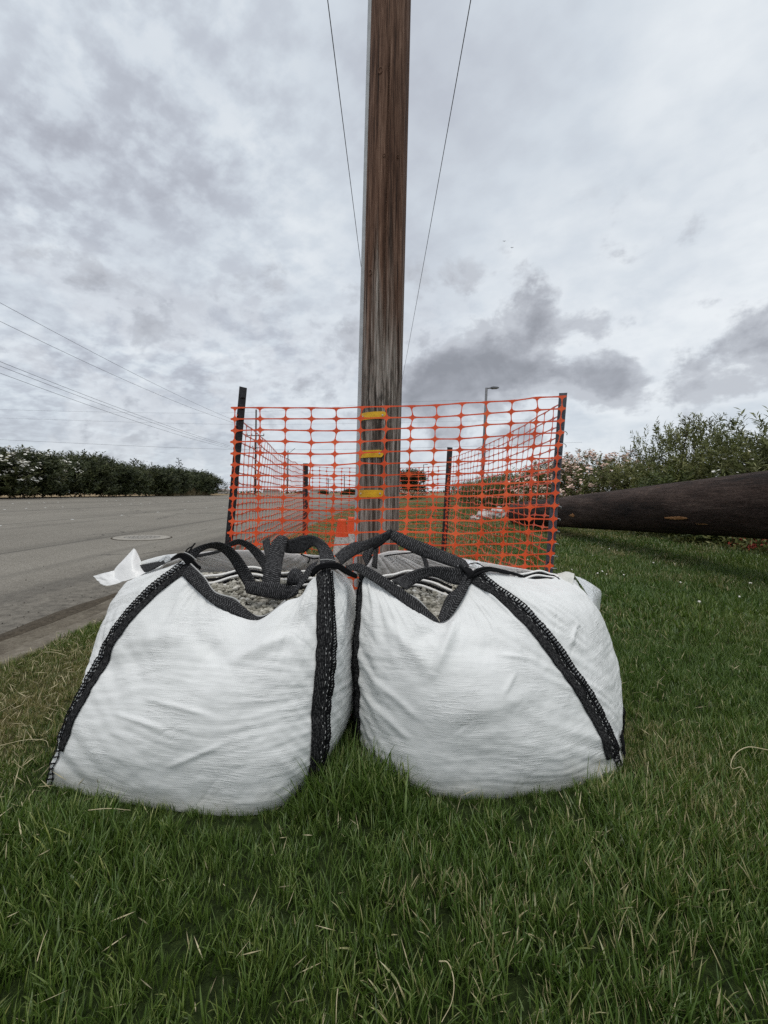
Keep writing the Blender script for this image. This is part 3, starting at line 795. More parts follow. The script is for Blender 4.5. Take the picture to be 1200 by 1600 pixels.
def netting(pa, pb, name, cols, rows=24, slack=None, drop=None, thick=.0022):
    """a sheet of barrier mesh from the line pa (bottom,top) to pb (bottom,top)"""
    pa = [np.asarray(q, float) for q in pa]; pb = [np.asarray(q, float) for q in pb]
    def S(u_, v_):
        q = (pa[0] * (1 - v_) + pa[1] * v_) * (1 - u_) + (pb[0] * (1 - v_) + pb[1] * v_) * u_
        return q + (slack(u_, v_) if slack else 0)
    L = np.linalg.norm(pb[1] - pa[1]); H = np.linalg.norm(pa[1] - pa[0])
    V = []; F = []
    def vert(u_, v_): V.append(S(u_, v_)); return len(V) - 1
    du, dv = 1 / L, 1 / H
    ids = {}
    hw = .0034 * dv; nwid = .0140 * dv; nlen = .0195 * du; vw = .0028 * du
    rng = np.random.default_rng(len(name) + cols)
    for r_ in range(rows):
        for c_ in range(cols + 1):
            u_ = c_ / cols; v_ = r_ / (rows - 1)
            u_ += rng.normal(0, .0022) * du; 
            v_ += rng.normal(0, .0014) * dv
            # octagon: E(lo,hi) N(r,l) W(hi,lo) S(l,r)
            tp = nwid if r_ < rows - 1 else hw * 1.2; bt = nwid if r_ > 0 else hw * 1.2
            k = [vert(u_ + nlen, v_ - hw), vert(u_ + nlen, v_ + hw), vert(u_ + vw, v_ + tp), vert(u_ - vw, v_ + tp),
                 vert(u_ - nlen, v_ + hw), vert(u_ - nlen, v_ - hw), vert(u_ - vw, v_ - bt), vert(u_ + vw, v_ - bt)]
            ids[r_, c_] = (k, u_, v_)
            # fillets so that the apertures read as rounded ovals
            e = [vert(u_ + nlen * .42, v_ + hw * 1.0 + tp * .22), vert(u_ - nlen * .42, v_ + hw * 1.0 + tp * .22), vert(u_ - nlen * .42, v_ - hw - bt * .22), vert(u_ + nlen * .42, v_ - hw - bt * .22)]
            cc_ = vert(u_, v_)
            ring = [k[0], k[1], e[0], k[2], k[3], e[1], k[4], k[5], e[2], k[6], k[7], e[3]]
            for i in range(12): F.append((ring[i], ring[(i + 1) % 12], cc_))
    for r_ in range(rows):
        for c_ in range(cols + 1):
            k, u_, v_ = ids[r_, c_]
            if c_ < cols:
                k2, u2, v2 = ids[r_, c_ + 1]
                prev = (k[0], k[1])
                for tt in (.25, .5, .75):
                    um = u_ + nlen + (u2 - u_ - 2 * nlen) * tt; vm_ = v_ + (v2 - v_) * tt
                    hh = hw * (.78 if tt == .5 else .85)
                    m0, m1 = vert(um, vm_ - hh), vert(um, vm_ + hh)
                    F.append((prev[0], m0, m1, prev[1])); prev = (m0, m1)
                F.append((prev[0], k2[5], k2[4], prev[1]))
            if r_ < rows - 1:
                k2, u2, v2 = ids[r_ + 1, c_]
                um, vm_ = (u_ + u2) / 2, (v_ + v2) / 2
                m0, m1 = vert(um + vw * .6, vm_), vert(um - vw * .6, vm_)
                F.append((k[3], k[2], m0, m1)); F.append((m1, m0, k2[7], k2[6]))
    o = mesh(name, V, F, M['orange_plastic'], fe)
    so = o.modifiers.new('thick', 'SOLIDIFY'); so.thickness = thick; so.offset = 0
    return o
def zon(base, top, z): 
    f_ = (z - base[2]) / (top[2] - base[2]); return base + (top - base) * f_
def sl_front(u_, v_):
    return np.array([.010 * math.sin(9 * v_ + 3 * u_) * (1 - v_), -.03 + .035 * float(pn(u_ * 4, v_ * 3, 21)) * math.sin(math.pi * u_) - .012,
                     -.018 * math.sin(math.pi * u_) * v_ + .016 * float(pn(u_ * 3, v_ * 5, 22)) * (1.2 - v_) - .03 * u_ * (1 - v_)])
netting((P(365, 770, 2.085) * (1, 1, 0) + (0, 0, .06), P(372, 640, 2.085)), (zon(bR, tR, .05) + (-.018, 0, 0), zon(bR, tR, P(0, 623, 2.1)[2]) + (-.018, 0, 0)), 'netting', 13, slack=sl_front)
def sl_left(u_, v_):
    return np.array([-.05 * math.sin(math.pi * u_) + .025 * float(pn(u_ * 6, v_ * 2, 23)), 0, -.03 * math.sin(math.pi * u_) + .010 * float(pn(u_ * 9, v_ * 3, 24))])
netting((zon(bL, tL, .04), zon(bL, tL, P(0, 651, 2.1)[2])), (zon(bl2, tl2, .03), zon(bl2, tl2, 1.22)), 'netting', 34, slack=sl_left)
def sl_right(u_, v_):
    return np.array([.04 * math.sin(math.pi * u_) + (.07 * float(pn(u_ * 7, v_ * 3, 25))) * (1.1 - v_), 0, -.02 * math.sin(math.pi * u_) + .025 * float(pn(u_ * 9, v_ * 4, 26)) * (1.1 - v_)])
netting((zon(bR, tR, .04) + (.01, .02, 0), zon(bR, tR, P(0, 627, 2.1)[2]) + (.01, .02, 0)), (zon(br2, tr2, .05), zon(br2, tr2, 1.25)), 'netting', 25, slack=sl_right)
def sl_back(u_, v_):
    return np.array([0, .03 * float(pn(u_ * 7, v_ * 3, 27)), -.03 * math.sin(math.pi * u_) + .03 * float(pn(u_ * 7, v_ * 4, 28)) * (1.2 - v_)])
netting((zon(bl2, tl2, .0), zon(bl2, tl2, 1.225)), (zon(br2, tr2, .0), zon(br2, tr2, 1.165)), 'netting', 17, slack=sl_back)
for i in range(13):                              # wire clips on the right post
    z_ = .45 + i * .058
    c_ = zon(bR, tR, z_); ob = MB()
    ob.tube([c_ + (-.02, -.03, .004), c_ + (.012, -.034, 0), c_ + (.03, -.01, -.005), c_ + (.032, .0, -.012)], .0018, 5); ob.build('wire_clip', M['galv_wire'], fe)

# ================================================================ TRAFFIC CONES
def cone(loc, label, tilt_=0):
    o = tag(empty('traffic_cone', loc), label, 'traffic cone', 'orange traffic cones inside the barrier')
    def lathe(prof, name, m_):
        n_ = 20; v = []
        for r_, z_ in prof:
            for k_ in range(n_):
                a = 2 * math.pi * k_ / n_; v.append((loc[0] + r_ * math.cos(a) + tilt_ * z_, loc[1] + r_ * math.sin(a), loc[2] + z_ * .945))
        f = [(j * n_ + k_, j * n_ + (k_ + 1) % n_, (j + 1) * n_ + (k_ + 1) % n_, (j + 1) * n_ + k_) for j in range(len(prof) - 1) for k_ in range(n_)]
        ob = MB(); ob.add(v, f); return ob.build(name, m_, o, smooth=True)
    lathe([(.135, .03), (.125, .05), (.105, .18)], 'cone_body', M['cone_orange'])
    lathe([(.106, .18), (.0755, .40), (.0765, .402)], 'reflective_collar', M['cone_collar'])
    lathe([(.0745, .40), (.06, .50), (.058, .515), (.052, .56)], 'reflective_collar', M['cone_collar'])
    lathe([(.052, .56), (.031, .685), (.031, .70), (.022, .70), (.020, .64)], 'cone_tip', M['cone_orange'])
    ob = MB(); ob.box((loc[0], loc[1], loc[2] + .018), .36, .36, .034); ob.build('base', M['cone_orange'], o)
cone((-.318, 3.35, 0.0), 'orange traffic cone with scuffed white collar, in full view left of the timber pole')
cone((-.268, 3.62, 0.0), 'orange traffic cone half hidden by the timber pole, behind another cone', .01)

# ================================================================ LOG
lg = tag(empty('pole_log', (3.64, 6.5, 0)), 'huge dark treated timber log lying raised above the grass by the hedge', 'log')
na = 64; ny_ = 150
Ys = np.linspace(2.2, 12.1, ny_); A = np.linspace(0, 2 * math.pi, na, endpoint=False)
AA, YY = np.meshgrid(A, Ys)
def log_axis(y_):
    zc_ = np.interp(y_, [2.2, 4.2, 9.2, 12.1], [.79, .745, .455, .30]); return 3.64 + 0 * y_, zc_
LR = .325 - .004 * (YY - 4)
lx, lz = log_axis(YY)
rr = LR + .003 * pn(AA * 3, YY * .8, 31) + .005 * np.clip(pn(AA * 9, YY * 5, 38) - .2, 0, 1) + .004 * pn(AA * 14, YY * 2.5, 32) - .006 * np.clip(pn(AA * 22, YY * .9, 33) - .25, 0, 1)
# knocked-off flakes
for a0, y0_, sa, sy in ((math.pi + .42, 5.05, .12, .22), (math.pi + .75, 4.7, .06, .1), (math.pi + .25, 7.8, .2, .10), (math.pi + .6, 4.15, .05, .08)):
    rr -= .009 * np.exp(-((AA - a0) / sa) ** 4 - ((YY - y0_) / sy) ** 4)
V = np.stack([lx + rr * np.cos(AA), YY, lz + rr * np.sin(AA)], -1).reshape(-1, 3)
F = [(j * na + i, (j + 1) * na + i, (j + 1) * na + (i + 1) % na, j * na + (i + 1) % na) for j in range(ny_ - 1) for i in range(na)]
F += [tuple(range(na)), tuple(range(ny_ * na - 1, (ny_ - 1) * na - 1, -1))]
mesh('trunk', V, F, M['treated_log'], lg, smooth=True)
for a0, y0_, sa, sy in ((math.pi + .40, 5.1, .085, .21), (math.pi + .62, 4.72, .045, .09), (math.pi + .25, 7.9, .13, .10)):  # bare wood showing
    v = []
    n1_, n2_ = 9, 15
    for j in range(n2_):
        for i in range(n1_):
            u_ = i / (n1_ - 1) * 2 - 1; q = j / (n2_ - 1) * 2 - 1
            e = math.sqrt(max(0, 1 - q * q)) * (.75 + .5 * float(pn(q * 4, y0_ * 3, 35)))
            a_ = a0 + u_ * sa * e * (1 + .9 * float(pn(q * 7, 2.3 * u_ + y0_, 39))); yy_ = y0_ + q * sy + .05 * u_ * float(pn(u_ * 2, q * 3, 36))
            x0_, z0_ = log_axis(np.array(yy_)); R_ = .325 - .004 * (yy_ - 4) + (.002 if abs(u_) < .95 and abs(q) < .95 else -.012) + .004 * float(pn(u_ * 5, q * 9, 37))
            v.append((float(x0_) + R_ * math.cos(a_), yy_, float(z0_) + R_ * math.sin(a_)))
    ob = MB(); ob.add(v, [(j * n1_ + i, (j + 1) * n1_ + i, (j + 1) * n1_ + i + 1, j * n1_ + i + 1) for j in range(n2_ - 1) for i in range(n1_ - 1)])
    ob.build('bare_wood', M['raw_wood'], lg, smooth=True)
for yb, hb in ((2.55, .44), (10.6, .04)):
    o = tag(empty('timber_support', (3.75, yb, 0)), 'squared timber block under the near end of the dark log' if yb < 5 else 'low timber block under the far end of the dark log', 'timber block')
    ob = MB(); ob.box((3.75, yb, hb / 2 - .02), .9, .25, hb + .02); ob.build('block', M['far_timber'], o)

# ================================================================ BULK BAGS
def lerp(a, b_, t_): return a * (1 - t_) + b_ * t_
class Bag:
    NS, NV = 120, 170
    def __init__(s, corners, rims, bottoms, bulge, seed, creases):
        NS, NV = s.NS, s.NV
        v = np.linspace(0, 1, NV)
        Cs = [catmull(c_, NV) for c_ in corners]
        faces = []
        for k in range(4):
            C0, C1 = Cs[k], Cs[(k + 1) % 4]
            sarr = np.linspace(0, 1, NS + 1)[:-1]
            Rm = catmull([C0[-1]] + list(rims[k]) + [C1[-1]], NS + 1)[:-1]
            Bm = catmull([C0[0]] + list(bottoms[k]) + [C1[0]], NS + 1)[:-1]
            S_ = sarr[None, :, None]; Vv = v[:, None, None]
            base = C0[:, None, :] * (1 - S_) + C1[:, None, :] * S_
            dR = Rm - (C0[-1] * (1 - sarr[:, None]) + C1[-1] * sarr[:, None])
            dB = Bm - (C0[0] * (1 - sarr[:, None]) + C1[0] * sarr[:, None])
            Pk = base + dR[None] * Vv ** 2.0 + dB[None] * (1 - Vv) ** 1.6
            nrm, amt, pk = bulge[k]
            nrm = np.array(nrm, float); nrm /= np.linalg.norm(nrm)
            fs = np.sin(np.pi * sarr) ** .65
            fv = np.sin(np.pi * v ** pk) ** 1.1
            Pk = Pk + nrm[None, None, :] * (amt * fv[:, None] * fs[None, :])[..., None]
            faces.append(Pk)
        g = np.concatenate(faces, 1)              # NV x 4NS x 3
        # puckers and folds along the normal
        seg = np.linalg.norm(np.roll(g, -1, 1) - g, axis=2)
        arc = np.cumsum(seg, 1) - seg
        N = s.normals(g)
        z = g[..., 2]
        vv = np.repeat(v[:, None], g.shape[1], 1)
        sfr = (np.arange(g.shape[1]) % NS) / NS
        dcor = np.minimum(sfr, 1 - sfr)[None, :] * .75 + 0 * vv
        a = arc
        edge = np.clip(vv / .06, 0, 1) * np.clip((1 - vv) / .10, 0, 1)
        d_ = .012 * fbm(a * 2.6, z * 3.4 + seed, 2, seed) * edge
        warp = .05 * pn(a * 3, z * 4, seed + 2)
        lowm = np.clip((.50 - z) / .16, 0, 1) * np.clip(.75 + 1.1 * pn(a * 2.2, z * 3, seed + 14), .15, 1.3)
        d_ += .0016 * pn(a * 5 , (z + warp) * 60, seed + 3) * lowm * edge + .0009 * pn(a * 9, (z + warp) * 120, seed + 13) * lowm * edge + .0008 * fbm(a * 30, z * 34, 2, seed + 15) * edge
        d_ += .0014 * pn(a * 4 , (z + warp) * 27, seed + 4) * lowm * edge
        d_ += .0018 * fbm(a * 13, z * 15, 3, seed + 9) * edge
        near = np.exp(-(dcor / .14) ** 2)
        sgn = np.where(sfr < .5, 1, -1)[None, :]
        d_ += .0065 * near * pn((z + .75 * sgn * dcor) * 27, a * 2.0, seed + 5) * np.clip((.62 - z) / .2, 0, 1) * edge
        # long folds fanning out from the ties
        top = np.clip((vv - .45) / .4, 0, 1)
        d_ += .012 * top * edge * np.exp(-(dcor / .22) ** 2) * pn(dcor * 26 / (1.25 - vv), vv * 1.6, seed + 6)
        # single creases and ridges, given as lines across the cloth
        pxx = 600 + g[..., 0] / g[..., 1] * FPX; pyy = HZ - (g[..., 2] - CAMH) / g[..., 1] * FPX
        front = (N[..., 1] < .25)
        for (x0, y0, x1, y1, amp, wid) in creases:
            L2 = (x1 - x0) ** 2 + (y1 - y0) ** 2
            t_ = np.clip(((pxx - x0) * (x1 - x0) + (pyy - y0) * (y1 - y0)) / L2, 0, 1)
            ds = ((pxx - x0 - t_ * (x1 - x0)) * (y1 - y0) - (pyy - y0 - t_ * (y1 - y0)) * (x1 - x0)) / math.sqrt(L2)
            dd = np.hypot(pxx - x0 - t_ * (x1 - x0), pyy - y0 - t_ * (y1 - y0))
            d_ += front * amp * np.exp(-(dd / wid) ** 2) * np.sin(np.pi * np.clip(t_, .02, .98)) ** .5 * edge
        g = g + N * d_[..., None]
        g[0, :, 2] = np.minimum(g[0, :, 2], .0)
        s.g = g; s.N = s.normals(g); s.arc = arc; s.v = v; s.NC = g.shape[1]
        seg = np.linalg.norm(np.roll(g, -1, 1) - g, axis=2)
        s.ac = np.cumsum(np.concatenate([np.zeros((NV, 1)), seg], 1), 1)     # NV x (NC+1)
    @staticmethod
    def normals(g):
        du = np.roll(g, -1, 1) - np.roll(g, 1, 1)
        dv = np.gradient(g, axis=0)
        n = np.cross(du, dv); n /= np.linalg.norm(n, axis=2)[..., None] + 1e-9
        return n
    def at(s, corner, a, v):
        """point and normal at arc offset a from a corner, height v"""
        fi = np.clip(v, 0, 1) * (s.NV - 1); j = min(int(fi), s.NV - 2); f = fi - j
        out = []
        for jj in (j, j + 1):
            tot = s.ac[jj, -1]; q = (s.ac[jj, corner * s.NS] + a) % tot
            i = min(np.searchsorted(s.ac[jj], q, side='right') - 1, s.NC - 1)
            sp = s.ac[jj, i + 1] - s.ac[jj, i]; h = (q - s.ac[jj, i]) / (sp + 1e-9); i2 = (i + 1) % s.NC
            out.append((lerp(s.g[jj, i], s.g[jj, i2], h), lerp(s.N[jj, i], s.N[jj, i2], h)))
        p_ = lerp(out[0][0], out[1][0], f); n_ = lerp(out[0][1], out[1][1], f)
        return p_, n_ / (np.linalg.norm(n_) + 1e-9)
    def cloth(s, name, parent):
        NV, NC = s.NV, s.NC
        idx = np.arange(NV * NC).reshape(NV, NC)
        i2 = np.roll(idx, -1, 1)
        f = np.stack([idx[:-1], i2[:-1], i2[1:], idx[1:]], -1).reshape(-1, 4).tolist()
        uv = np.stack([s.arc, np.cumsum(np.concatenate([np.zeros((1, NC)), np.linalg.norm(np.diff(s.g, axis=0), axis=2)], 0), 0)], -1).reshape(-1, 2)
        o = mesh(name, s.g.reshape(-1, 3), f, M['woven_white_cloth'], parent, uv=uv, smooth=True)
        return o
    def liner(s, parent):
        j0 = int(.45 * s.NV)
        g = s.g[j0:] - s.N[j0:] * .007
        g[-1] = s.g[-1] - s.N[-1] * .003 + np.array([0, 0, .002])
        n_ = g.shape[0]; idx = np.arange(n_ * s.NC).reshape(n_, s.NC); i2 = np.roll(idx, -1, 1)
        f = np.stack([idx[:-1], idx[1:], i2[1:], i2[:-1]], -1).reshape(-1, 4).tolist()
        return mesh('liner', g.reshape(-1, 3), f, M['grey_liner'], parent, smooth=True)
    def slice(s, z):
        """outline of the cloth at height z"""
        pts = []
        for i in range(0, s.NC, 5):
            col = s.g[:, i]; k = np.where(col[:, 2] >= z)[0]
            pts.append(col[k[0]] if len(k) else col[-1])
        return np.array(pts)

def ribbon(bag_o, A_, B_, m_, name='strap', n=40, cols=5, th=.002, bow=0.0, label=None):
    """strap between two edge lines given in space"""
    a = catmull(A_, n); b_ = catmull(B_, n)
    V = []; UV = []; L = 0; 
    mid = (a + b_) / 2
    for i in range(n):
        if i: L += np.linalg.norm(mid[i] - mid[i - 1])
        t_ = mid[min(i + 1, n - 1)] - mid[max(i - 1, 0)]; wv = b_[i] - a[i]
        nn = np.cross(wv, t_); nn /= np.linalg.norm(nn) + 1e-9
        for k in range(cols):
            u_ = k / (cols - 1)
            V.append(a[i] + wv * u_ + nn * bow * math.sin(math.pi * u_)); UV.append((u_, L))
    F = [(i * cols + k, i * cols + k + 1, (i + 1) * cols + k + 1, (i + 1) * cols + k) for i in range(n - 1) for k in range(cols - 1)]
    o = mesh(name, V, F, M[m_], bag_o, uv=UV, smooth=True)
    so = o.modifiers.new('thick', 'SOLIDIFY'); so.thickness = min(th, .0022); so.offset = 0
    if label: o['label'] = label
    return o
def surf_strap(bag, bag_o, corner, a0, a1, v0, v1, m_, name='corner_strap', n=70, cols=7, off=.0025, taper=1.0):
    V = []; UV = []; L = 0; prev = None
    for i in range(n):
        v = v0 + (v1 - v0) * i / (n - 1)
        k_ = lerp(taper, 1.0, min(1, i / (n * .12)))
        row = []
        for k in range(cols):
            a = a0 + (a1 - a0) * k / (cols - 1)
            p_, nn = bag.at(corner, a, v); row.append(p_ + nn * (off + .001 * math.sin(math.pi * k / (cols - 1))))
        c_ = row[cols // 2]
        if prev is not None: L += np.linalg.norm(c_ - prev)
        prev = c_
        V += row; UV += [(k / (cols - 1), L) for k in range(cols)]
    F = [(i * cols + k, i * cols + k + 1, (i + 1) * cols + k + 1, (i + 1) * cols + k) for i in range(n - 1) for k in range(cols - 1)]
    o = mesh(name, V, F, M[m_], bag_o, uv=UV, smooth=True)
    so = o.modifiers.new('thick', 'SOLIDIFY'); so.thickness = .0025; so.offset = 1
    return o
def stitching(bag, bag_o, corner, a0, a1, v0, v1, step, name='stitching', off=.0075, rail=.0016, rung=.0021, slant=.006, rails=True):
    """ladder of cord along the seam"""
    n = 90; ob = MB()
    def pt(a, v, e=0.0):
        p_, nn = bag.at(corner, a, v); return p_ + nn * (off + e)
    vs = np.linspace(v0, v1, n)
    if rails:
        for a in (a0, a1):
            ob.tube([pt(a + .0015 * math.sin(i * 1.9), v) for i, v in enumerate(vs)], rail, 5)
    # rungs at even distance
    cen = [pt((a0 + a1) / 2, v) for v in vs]; L = np.concatenate([[0], np.cumsum([np.linalg.norm(cen[i + 1] - cen[i]) for i in range(n - 1)])])
    q = step
    while q < L[-1] - step:
        v = np.interp(q, L, vs); vb = np.interp(min(q + slant, L[-1]), L, vs)
        ob.tube([pt(a0 - .002, v), pt((a0 + a1) / 2, (v + vb) / 2, .0022), pt(a1 + .002, vb)], rung, 5)
        q += step * random.uniform(.85, 1.15)
    o = ob.build(name, M['black_thread'], bag_o, smooth=True)
    return tag(o, kind='stuff')
def pale_stitches(bag, bag_o, corner, a, v0, v1, name='thread'):
    ob = MB(); n = 220; vs = np.linspace(v0, v1, n)
    P0 = [bag.at(corner, a + .0008 * math.sin(i * .7), v) for i, v in enumerate(vs)]
    i = 0
    while i < n - 4:
        ob.tube([P0[i][0] + P0[i][1] * .0092, P0[i + 1][0] + P0[i + 1][1] * .0105, P0[i + 2][0] + P0[i + 2][1] * .0092], .0009, 4)
        i += random.choice((5, 7, 9, 14))
    return tag(ob.build(name, M['pale_thread'], bag_o), kind='stuff')
def cord(bag_o, pts, r, name='tie_cord', m_='black_thread', n=24):
    ob = MB(); ob.tube(catmull(pts, n), r, 7); return ob.build(name, M[m_], bag_o, smooth=True)
def gravel(bag, bag_o, zf, zb, y0, y1, n, rmin, rmax, seed):
    rng = np.random.default_rng(seed)
    poly = bag.slice(max(zf + .035, zb + .012))[:, :2]; c_ = poly.mean(0); poly = c_ + (poly - c_) * .94
    lo, hi = poly.min(0), poly.max(0)
    q = rng.uniform(lo, hi, (n * 2, 2))
    inside = np.zeros(len(q), bool); j = len(poly) - 1
    for i in range(len(poly)):
        xi, yi = poly[i]; xj, yj = poly[j]
        with np.errstate(divide='ignore', invalid='ignore'):
            inside ^= ((yi > q[:, 1]) != (yj > q[:, 1])) & (q[:, 0] < (xj - xi) * (q[:, 1] - yi) / (yj - yi + 1e-12) + xi)
        j = i
    q = q[inside][:n]
    def hz(x, y):
        t_ = np.clip((y - y0) / (y1 - y0), 0, 1); t_ = t_ * t_ * (3 - 2 * t_)
        return zf + (zb - zf) * t_ + .012 * pn(x * 9, y * 9, seed)
    edge_ = hz(q[:, 0], q[:, 1])
    pts = np.stack([q[:, 0], q[:, 1], edge_ - .004 + rng.uniform(-.004, .007, len(q))], -1)
    o = stones('gravel', pts, rng.uniform(rmin, rmax, len(q)), M['gravel_stone'], bag_o, rng=rng)
    tag(o, 'pale grey-green gravel', kind='stuff')
    # bed beneath
    n_ = len(poly); V = []
    for k in (1.0, .66, .33):
        for p_ in poly:
            xy = c_ + (p_ - c_) * k; V.append((xy[0], xy[1], float(hz(xy[0], xy[1])) - .008))
    V.append((c_[0], c_[1], float(hz(c_[0], c_[1])) - .008))
    F = [(l * n_ + i, l * n_ + (i + 1) % n_, (l + 1) * n_ + (i + 1) % n_, (l + 1) * n_ + i) for l in range(2) for i in range(n_)]
    F += [(2 * n_ + i, 2 * n_ + (i + 1) % n_, 3 * n_) for i in range(n_)]
    mesh('gravel_bed', V, F, M['gravel_bed'], bag_o, smooth=True)
def striped_hem(bag_o, line, step, count, r=.0055, n=40, first=0):
    """folded liner edges lying one behind the other: pale and dark turns"""
    pts = catmull(line, n); step = np.asarray(step, float)
    for k in range(count):
        ob = MB(); ob.tube([p_ + step * k + np.array([0, 0, .002 * math.sin(i * .4 + k)]) for i, p_ in enumerate(pts)], r, 8)
        ob.build('liner_fold', M['pale_hem' if (k + first) % 2 == 0 else 'black_thread'], bag_o, smooth=True)

# ---------------- left bag
LB = tag(empty('bulk_bag', (-.6, 1.6, 0)), 'white woven gravel bag nearer the kerb, its black strap loops flopped over the open top', 'bulk bag', 'white bulk bags of gravel in front of the pole')
cL = [
    [P(72, 1228, 1.31), P(112, 1110, 1.33), P(170, 1000, 1.40), P(232, 922, 1.46), P(291, 874, 1.50)],
    [P(488, 1232, 1.29), P(503, 1150, 1.26), P(514, 1050, 1.27), P(515, 950, 1.33), P(512, 886, 1.40)],
    [(-.2, 1.95, 0), (-.17, 1.96, .2), (-.18, 1.93, .4), (-.21, 1.89, .52), P(505, 868, 1.85)],
    [(-1.0, 1.97, 0), (-1.06, 1.96, .2), (-1.03, 1.93, .4), (-.97, 1.88, .52), P(258, 880, 1.85)],
]
rL = [
    [P(318, 904, 1.455), P(338, 928, 1.43), P(368, 940, 1.42), P(403, 965, 1.40), P(424, 960, 1.395), P(446, 940, 1.395), P(470, 931, 1.395), P(485, 908, 1.395)],
    [P(535, 900, 1.5), P(545, 905, 1.65)],
    [P(470, 866, 1.91), P(420, 861, 1.93), P(350, 860, 1.93), P(300, 866, 1.91)],
    [P(250, 888, 1.70), P(262, 886, 1.60)],
]
bLm = [[G(200, 1258), G(350, 1277), G(430, 1268)], [(-.17, 1.45, 0), (-.15, 1.7, 0)], [(-.6, 2.0, 0)], [(-1.05, 1.7, 0)]]
bagL = Bag(cL, rL, bLm, [((0, -1, 0), .042, .62), ((1, 0, 0), .055, .7), ((0, 1, 0), .05, .7), ((-1, 0, .1), .075, 1.5)], 1,
           [(355, 1040, 470, 985, .012, 10), (295, 985, 355, 1035, -.010, 14), (290, 905, 262, 1000, .010, 9), (440, 1000, 500, 950, -.008, 14),
            (210, 1000, 330, 990, .010, 16), (225, 1090, 330, 1118, .006, 5), (180, 1115, 265, 1140, .005, 4), (260, 1200, 345, 1165, .005, 4), (150, 1040, 240, 1030, -.008, 16),
            (300, 1060, 345, 1000, -.006, 8), (536, 900, 530, 1010, .010, 7), (548, 915, 545, 1040, -.006, 7)])
bagL.cloth('cloth', LB); bagL.liner(LB)
gravel(bagL, LB, .448, .512, 1.42, 1.78, 2600, .0075, .0135, 11)
cs = surf_strap(bagL, LB, 0, .014, .044, .13, 1.0, 'ribbed_webbing')
stitching(bagL, cs, 0, -.006, .016, .15, .98, .0105, rung=.0024, rail=.0016, off=.0045)
stitching(bagL, cs, 0, -.004, .022, .0, .15, .0175, rung=.0021, rail=.0014, off=.0035, slant=.012)
stitching(bagL, cs, 0, .006, .016, .16, .98, .0070, rung=.0016, rail=.0016, off=.0055)
pale_stitches(bagL, cs, 0, .021, .15, .95)
cs = surf_strap(bagL, LB, 1, -.042, .009, .015, 1.0, 'ribbed_webbing')
stitching(bagL, cs, 1, .006, .020, .0, .98, .0082, rung=.0024, rail=.0018, off=.0055)
pale_stitches(bagL, cs, 1, -.012, .06, .97); pale_stitches(bagL, cs, 1, -.003, .06, .97)
surf_strap(bagL, LB, 2, -.03, .03, .02, 1.0, 'ribbed_webbing'); surf_strap(bagL, LB, 3, -.03, .03, .02, 1.0, 'ribbed_webbing')
W_ = 'black_webbing'
# hem of the front opening
ribbon(LB, [P(297, 881, 1.478), P(319, 903, 1.448), P(336, 926, 1.424), P(368, 938, 1.412), P(402, 963, 1.392), P(425, 957, 1.388)],
       [P(283, 898, 1.468), P(305, 920, 1.435), P(330, 942, 1.408), P(357, 957, 1.397), P(400, 971, 1.386), P(425, 965, 1.384)], W_, 'hem', th=.003)
ribbon(LB, [P(418, 961, 1.402), P(446, 938, 1.404), P(466, 921, 1.405), P(480, 905, 1.408), P(492, 886, 1.41)],
       [P(420, 962, 1.41), P(450, 935, 1.42), P(470, 905, 1.44), P(482, 885, 1.45), P(497, 876, 1.44)], W_, 'hem', th=.003)
cord(LB, [P(297, 880, 1.481), P(319, 902, 1.452), P(336, 925, 1.428), P(368, 936, 1.417), P(380, 951, 1.408), P(403, 963, 1.397), P(424, 957, 1.393), P(446, 938, 1.397)], .0028, 'hem_edge', 'pale_thread', 60)
# loops
ribbon(LB, [P(284, 866, 1.50), P(300, 858, 1.505), P(316.7, 851, 1.51), P(338.7, 847, 1.52), P(357, 852, 1.53), P(372, 865, 1.54), P(383, 880, 1.545), P(393, 896, 1.545), P(402, 914, 1.54)],
       [P(300, 882, 1.49), P(305, 872, 1.505), P(315, 862, 1.52), P(329, 856.5, 1.54), P(344, 861, 1.56), P(358, 874, 1.57), P(369, 893, 1.565), P(376, 905, 1.56), P(384, 918, 1.545)], W_, 'handle_loop', 60, 7, .003)
ribbon(LB, [P(383, 909, 1.54), P(412, 909, 1.53), P(440, 912, 1.515), P(470, 917, 1.49)], [P(385, 927, 1.53), P(417, 934, 1.515), P(447, 937, 1.50), P(466, 928, 1.47)], W_, 'handle_loop', 40, 7, .004, .006)
ribbon(LB, [P(409, 912, 1.535), P(413, 890, 1.57), P(418, 870, 1.62), P(425, 847, 1.67), P(437, 837, 1.70), P(448, 840, 1.74)],
       [P(437, 914, 1.525), P(440, 890, 1.56), P(443, 872, 1.62), P(447, 855, 1.66), P(450, 842, 1.69), P(452, 848, 1.74)], W_, 'handle_loop', 50, 7, .003, .004)
ribbon(LB, [P(441, 846, 1.72), P(455, 842, 1.66), P(472, 837, 1.60), P(487, 836.5, 1.55), P(503, 843, 1.50), P(517, 858, 1.46), P(524, 876, 1.42), P(526, 890, 1.395)],
       [P(446, 864, 1.70), P(460, 865, 1.66), P(475, 863, 1.60), P(488, 854, 1.56), P(495, 857, 1.51), P(499, 868, 1.46), P(500, 879, 1.42), P(500, 890, 1.395)], W_, 'handle_loop', 60, 7, .003)
ribbon(LB, [P(352, 852, 1.72), P(360, 846, 1.71), P(374, 842.5, 1.70), P(391, 848, 1.69), P(408, 861, 1.68), P(417, 875, 1.66), P(420, 892, 1.63)],
       [P(354, 859, 1.73), P(361, 854, 1.72), P(375, 851, 1.72), P(389, 860, 1.71), P(401, 875, 1.69), P(408, 886, 1.67), P(412, 897, 1.64)], W_, 'handle_loop', 50, 7, .003)
